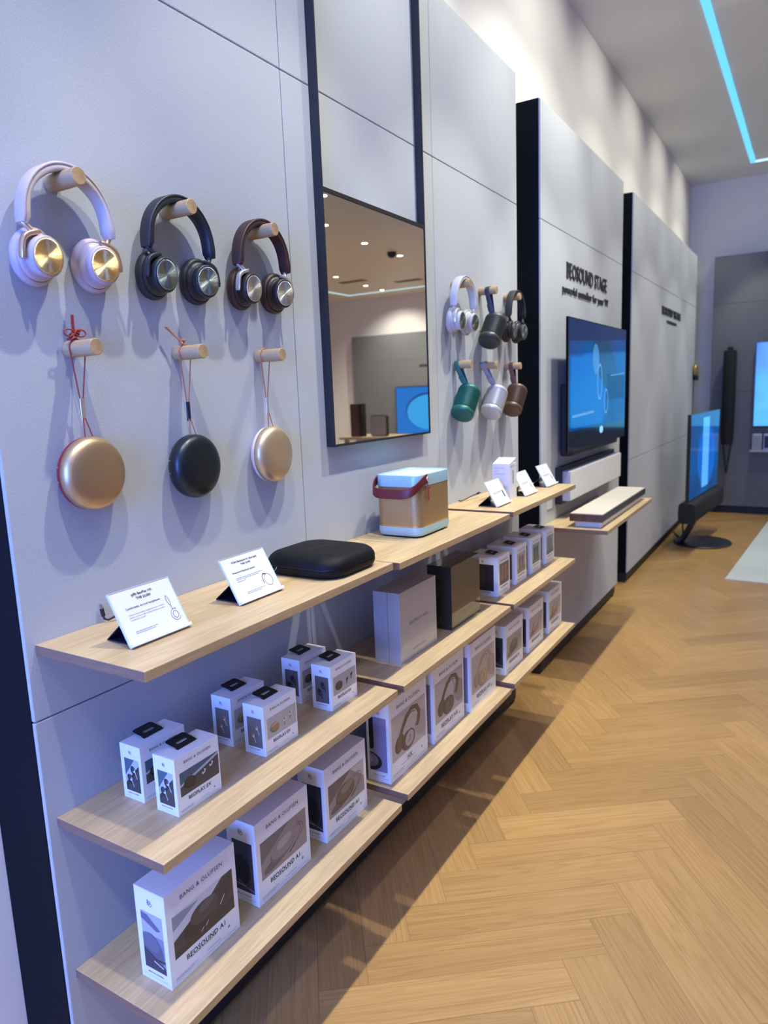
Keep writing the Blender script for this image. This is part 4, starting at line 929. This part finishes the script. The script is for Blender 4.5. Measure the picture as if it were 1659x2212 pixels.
# ---------------------------------------------------------------- raised lettering on the panels
def sign(body, y0, y1, zb, size, label, bold, th=.006):
    g = G(); f = (Vector((.0005, y0, zb)), Y_, Z_); vs, fs, wd = font_mesh(body, bold, 1.05); sx = (y1-y0)/wd
    V1 = [(th, y0+a*sx, zb+b*size) for a, b in vs]; g.add(V1, fs, INK)
    V0 = [(.0005, y, z) for _, y, z in V1]; ed = {}
    for q in fs:
        for i in range(len(q)):
            k = (q[i-1], q[i]); ed[k] = 1
    for (i, j) in list(ed):
        if (j, i) not in ed: g.add([V1[i], V1[j], V0[j], V0[i]], [(0, 3, 2, 1)], INK)
    return tag(g.build('wall_lettering', loc=(0, y0, zb)), label, 'sign')
sign('BEOSOUND STAGE', 3.195, 4.083, 2.188, .118, 'large black capital letters above the wall television', .010)
sign('powerful soundbar for your TV', 3.12, 4.125, 2.100, .062, 'line of small black letters above the wall television', .01)
sign('BEOSOUND THEATRE', 6.07, 7.10, 2.200, .098, 'large black capital letters on the farthest panel', .02)
g = G()
for k in range(9): g.box((.0005, 6.33+k*.061, 2.133), (.004, 6.33+k*.061+.050, 2.160), INK)
tag(g.build('wall_lettering', loc=(0, 6.33, 2.14)), 'short small black line of letters on the farthest panel', 'sign')

# ---------------------------------------------------------------- standing television
A, Bp = Vector((.272, 6.10, 0)), Vector((.372, 7.38, 0)); d = (Bp-A).normalized(); nr = Vector((d.y, -d.x, 0)); L = (Bp-A).length
e = empty('standing_television', (.34, 6.66, 0), 'television on a round black floor stand, in front of the farthest panel', 'television')
def pbox(g, l0, l1, n0, n1, z0, z1, m):
    P = [A+d*l+nr*n_+Z_*z for z in (z0, z1) for l, n_ in ((l0, n0), (l0, n1), (l1, n1), (l1, n0))]
    g.add(P, [(0, 1, 2, 3)[::-1], (4, 5, 6, 7), (0, 4, 5, 1)[::-1], (1, 5, 6, 2)[::-1], (2, 6, 7, 3)[::-1], (3, 7, 4, 0)[::-1]], m)
g = G(); pbox(g, 0, L, -.03, 0, .47, 1.29, BLACKG); hs = g.build('screen_housing', e)
g = G(); pbox(g, .012, L-.012, .0002, .0012, .50, 1.28, screen_mat('standing_screen', 'y')); f = (A+nr*.0012+Z_*.5, d, Z_)
ep(g, f, clip(ell(.55*L, .36, .30*L, .30), 0.02, L-.02, 0, .77), (.0, .13, .62), .0005)
ep(g, f, [(.40*L, .06), (.62*L, .06), (.62*L, .74), (.40*L, .74)], (.10, .44, 1.0), .0010)
for q in stroke(ell(.55*L, .38, .31*L, .32, 0, 30), .02, True): ep(g, f, clip(q, .02, L-.02, 0, .77) or q, (.02, .10, .32), .0008)
g.build('screen_image', hs)
g = G(); n = 32; ls = []
for l in (0, .01, L-.01, L):
    k = .9 if l in (0, L) else 1
    ls.append([tuple(A+d*(l-.02+.04*l/L)+nr*(-.01+.078*k*math.copysign(abs(math.cos(2*PI*i/n))**.5, math.cos(2*PI*i/n)))+Z_*(.385+.10*k*math.copysign(abs(math.sin(2*PI*i/n))**.5, math.sin(2*PI*i/n)))) for i in range(n)])
g.loops(ls, mat('black_speaker_cloth', (.012, .012, .014), .8, bump=.3), True); g.build('speaker_bar', e)
g = G(); g.loops([[(.335+r*math.cos(2*PI*i/64), 6.66+r*1.12*math.sin(2*PI*i/64), z) for i in range(64)] for r, z in ((.262, .0), (.266, .006), (.262, .014), (.250, .018), (.05, .022))], mat('black_satin', (.018, .02, .026), .3)); g.build('floor_disc', e)
g = G(); g.ribbon([(.14, 6.50, .018), (.17, 6.50, .05), (.23, 6.55, .17), (.285, 6.62, .30)], (.25, 1, 0), .13, .03, BLACK); g.build('neck', e)
g = G(); g.tube([(.02, 6.95, .03), (.06, 6.9, .012), (.12, 6.75, .010), (.17, 6.6, .03), (.14, 6.7, .16), (.20, 6.75, .30)], .008, BLACK, 8); g.build('power_cable', e)
g = G(); pbox(g, L*.35, L*.6, -.12, -.03, .75, .82, BLACK); pbox(g, L*.3, L*.65, -.06, -.03, .6, 1.0, BLACK); g.build('rear_mount', e)

# ---------------------------------------------------------------- back wall things
e = empty('tower_speaker', (.35, 8.42, .5), 'slim black tower speaker with a tapering foot, on the back wall', 'speaker')
TS = mat('black_speaker_cloth2', (.008, .008, .009), .75)
g = G(); ls = []
for z, wd, dp in ((.84, .058, .05), (.90, .068, .055), (1.3, .072, .058), (1.90, .070, .056), (1.925, .062, .05)):
    ls.append([(.352+wd*math.cos(2*PI*i/24), 8.42+dp*math.sin(2*PI*i/24), z) for i in range(24)])
g.loops(ls, TS); g.build('column', e)
g = G(); g.tube([(.31, 8.42, .86), (.335, 8.42, .66), (.352, 8.42, .5)], .010, BLACK, 8); g.tube([(.398, 8.42, .86), (.375, 8.42, .66), (.358, 8.42, .5)], .010, BLACK, 8); g.build('tapered_frame', e)
g = G(); g.tube([(.352, 8.42, 1.925), (.352, 8.42, 1.965)], .030, BLACK, 14); g.build('top_cap', e)
g = G(); g.box((.33, 8.45, 1.3), (.37, 8.5055, 1.4), BLACK); g.build('wall_bracket', e)
e = empty('television', (1.45, 8.46, 1.04), 'large television on the dark back panel, cut off by the right edge', 'television')
g = G(); g.box((.612, 8.45, 1.035), (2.30, 8.49, 2.0), BLACKG); hs = g.build('screen_housing', e)
g = G(); g.box((.622, 8.448, 1.05), (2.29, 8.4495, 1.99), screen_mat('sky_screen', 'x')); g.build('screen_image', hs)
g = G(); g.box((1.2, 8.4905, 1.3), (1.7, 8.504, 1.7), BLACK); g.build('wall_bracket', e)
e = empty('wall_ledge', (1.1, 8.45, .75), 'pale grey ledge on the back panel below the large television', 'shelf')
g = G(); g.box((.60, 8.36, .755), (2.2, 8.504, .775), mat('grey_lacquer', (.40, .40, .43), .5)); g.build('ledge_board', e)
for x0, m_, c_, lb in ((.62, (.45, .45, .48), (.3, .3, .32), 'small light grey box at the left end of the ledge below the large television'), (.735, (.44, .42, .62), (.01, .01, .012), 'small lilac speaker with a black front, on the ledge below the large television')):
    e = empty('small_speaker', (x0+.05, 8.42, .775), lb, 'speaker')
    g = G(); g.box((x0, 8.39, .775), (x0+.10, 8.48, .96), mat('ledge_%d' % int(x0*100), m_, .5)); g.build('body', e, bevel=.008)
    g = G(); g.box((x0+.012, 8.386, .80), (x0+.09, 8.3895, .935), mat('ledgef_%d' % int(x0*100), c_, .5)); g.build('front_grille', e)
# small hanging speaker on far end of the last panel
e = empty('round_speaker', (.02, 8.10, 1.7), 'tiny gold and black speaker hanging at the far end of the left wall', 'speaker')
g = G(); g.lathe([(.055, .002), (.066, .01), (.066, .04), (.05, .05), (.0005, .052)], mat('dull_gold', (.50, .34, .12), .4, .6), 32, Matrix.Translation((0, 8.10, 1.715)), cap1=False); g.build('body', e)
g = G(); g.tube([(.03, 8.10, 1.65), (.03, 8.10, 1.60)], .028, BLACK, 12); g.build('lower_knob', e)
g = G(); g.tube([(.012, 8.11, 1.62), (.004, 8.12, 1.45), (.003, 8.12, 1.15)], .004, BLACK, 6); g.build('wire', e)

# rug
g = G(); a, b, c_, d_ = Vector((.676, 5.284, 0)), Vector((.841, 8.05, 0)), None, None
xa = (b-a).normalized(); xr = Vector((xa.y, -xa.x, 0))
P = [a, a+xr*2.6, a+xr*2.6+xa*2.77, b]
P2 = [p+Z_*.008 for p in P]
g.add([tuple(p) for p in P]+[tuple(p) for p in P2], [(3, 2, 1, 0)[::-1], (4, 5, 6, 7)[::-1], (0, 1, 5, 4)[::-1], (1, 2, 6, 5)[::-1], (2, 3, 7, 6)[::-1], (3, 0, 4, 7)[::-1]], RUGM)
tag(g.build('rug', loc=(1.9, 6.6, 0)), 'pale mottled rug on the wooden floor at the right edge', 'rug')

# ---------------------------------------------------------------- things the mirror shows
e = empty('television', (6.5, YFAR-.2, .62), 'television with a blue disc picture on the far wall, seen in the mirror', 'television')
g = G(); g.box((5.53, YFAR-.235, .60), (7.49, YFAR-.19, 1.73), BLACKG); hs = g.build('screen_housing', e)
g = G(); f = (Vector((5.55, YFAR-.236, .62)), X_, Z_); g.poly(f, [(0, 0), (1.92, 0), (1.92, 1.09), (0, 1.09)], em((.02, .20, .75)), 0)
ep(g, f, ell(1.0, .52, .66, .44, 0, 40), (.01, .06, .25), .002); ep(g, f, ell(1.03, .50, .60, .41, 0, 40), (.05, .42, 1.0), .004); g.build('screen_image', hs)
g = G(); g.box((6.2, YFAR-.19, .9), (6.8, YFAR-.181, 1.4), BLACK); g.build('wall_bracket', e)
e = empty('display_table', (4.7, 8.95, 0), 'oak display table whose top shows at the foot of the mirror', 'table')
g = G(); g.box((3.55, 8.45, .885), (5.30, 9.25, .925), OAK); g.build('tabletop', e, bevel=.003)
for x in (3.62, 5.17):
    for y in (8.50, 9.14):
        g = G(); g.box((x, y, 0), (x+.06, y+.06, .885), OAK); g.build('leg', e)
g = G(); g.box((5.00, 8.60, .925), (5.16, 8.66, 1.44), WALNUT); g.box((4.945, 8.60, .925), (4.999, 8.72, 1.44), BLACK); tag(g.build('tower_speaker'), 'dark walnut upright speaker standing on the oak table, seen in the mirror', 'speaker')
e = empty('standing_speaker', (4.72, 8.72, .925), 'beige cloth speaker with a black rim on the oak table, seen in the mirror', 'speaker')
g = G(); g.loops([[(4.70+a_, y_, 1.09+b_) for a_, _, b_ in [(p[0], 0, p[1]) for p in [(q[0], q[1]) for q in sq_loop(0, 0, .15, .165, .04, 0)]]] for y_ in (8.70, 8.76)], BLACK, False); g.build('rim', e)
g = G(); g.loops([[(4.70+p[0], y_, 1.09+p[1]) for p in sq_loop(0, 0, .138, .153, .035, 0)] for y_ in (8.685, 8.6995)], fabric_mat('beige_cloth2', (.36, .29, .21), (.46, .38, .29)), False); g.build('cloth_front', e)
g = G(); n = 24
g.loops([[(4.95+r*math.cos(2*PI*i/n), 9.73+r*math.sin(2*PI*i/n), z) for i in range(n)] for r, z in ((.075, ZC-.001), (.075, ZC-.03), (.066, ZC-.055), (.050, ZC-.074), (.028, ZC-.086), (.004, ZC-.090))], BLACK)
tag(g.build('security_camera'), 'small black dome camera on the ceiling, seen in the mirror', 'security camera')
g = G()
for k in range(7): g.box((6.40+k*.065, YFAR-.184, 2.17), (6.455+k*.065, YFAR-.1802, 2.23), INK)
tag(g.build('wall_lettering'), 'short dark line of letters on the far wall panel, seen in the mirror', 'sign')
for x, y in ((7.1, 11.8), (6.2, 12.54)):
    g = G(); g.box((x-.3, y-.1, ZC-.006), (x+.3, y+.1, ZC-.0005), mat('vent_grey', (.14, .13, .12), .6))
    tag(g.build('ceiling_vent'), 'dark grey slot vent in the far ceiling, seen in the mirror', 'vent', 'ceiling vents at the far end')
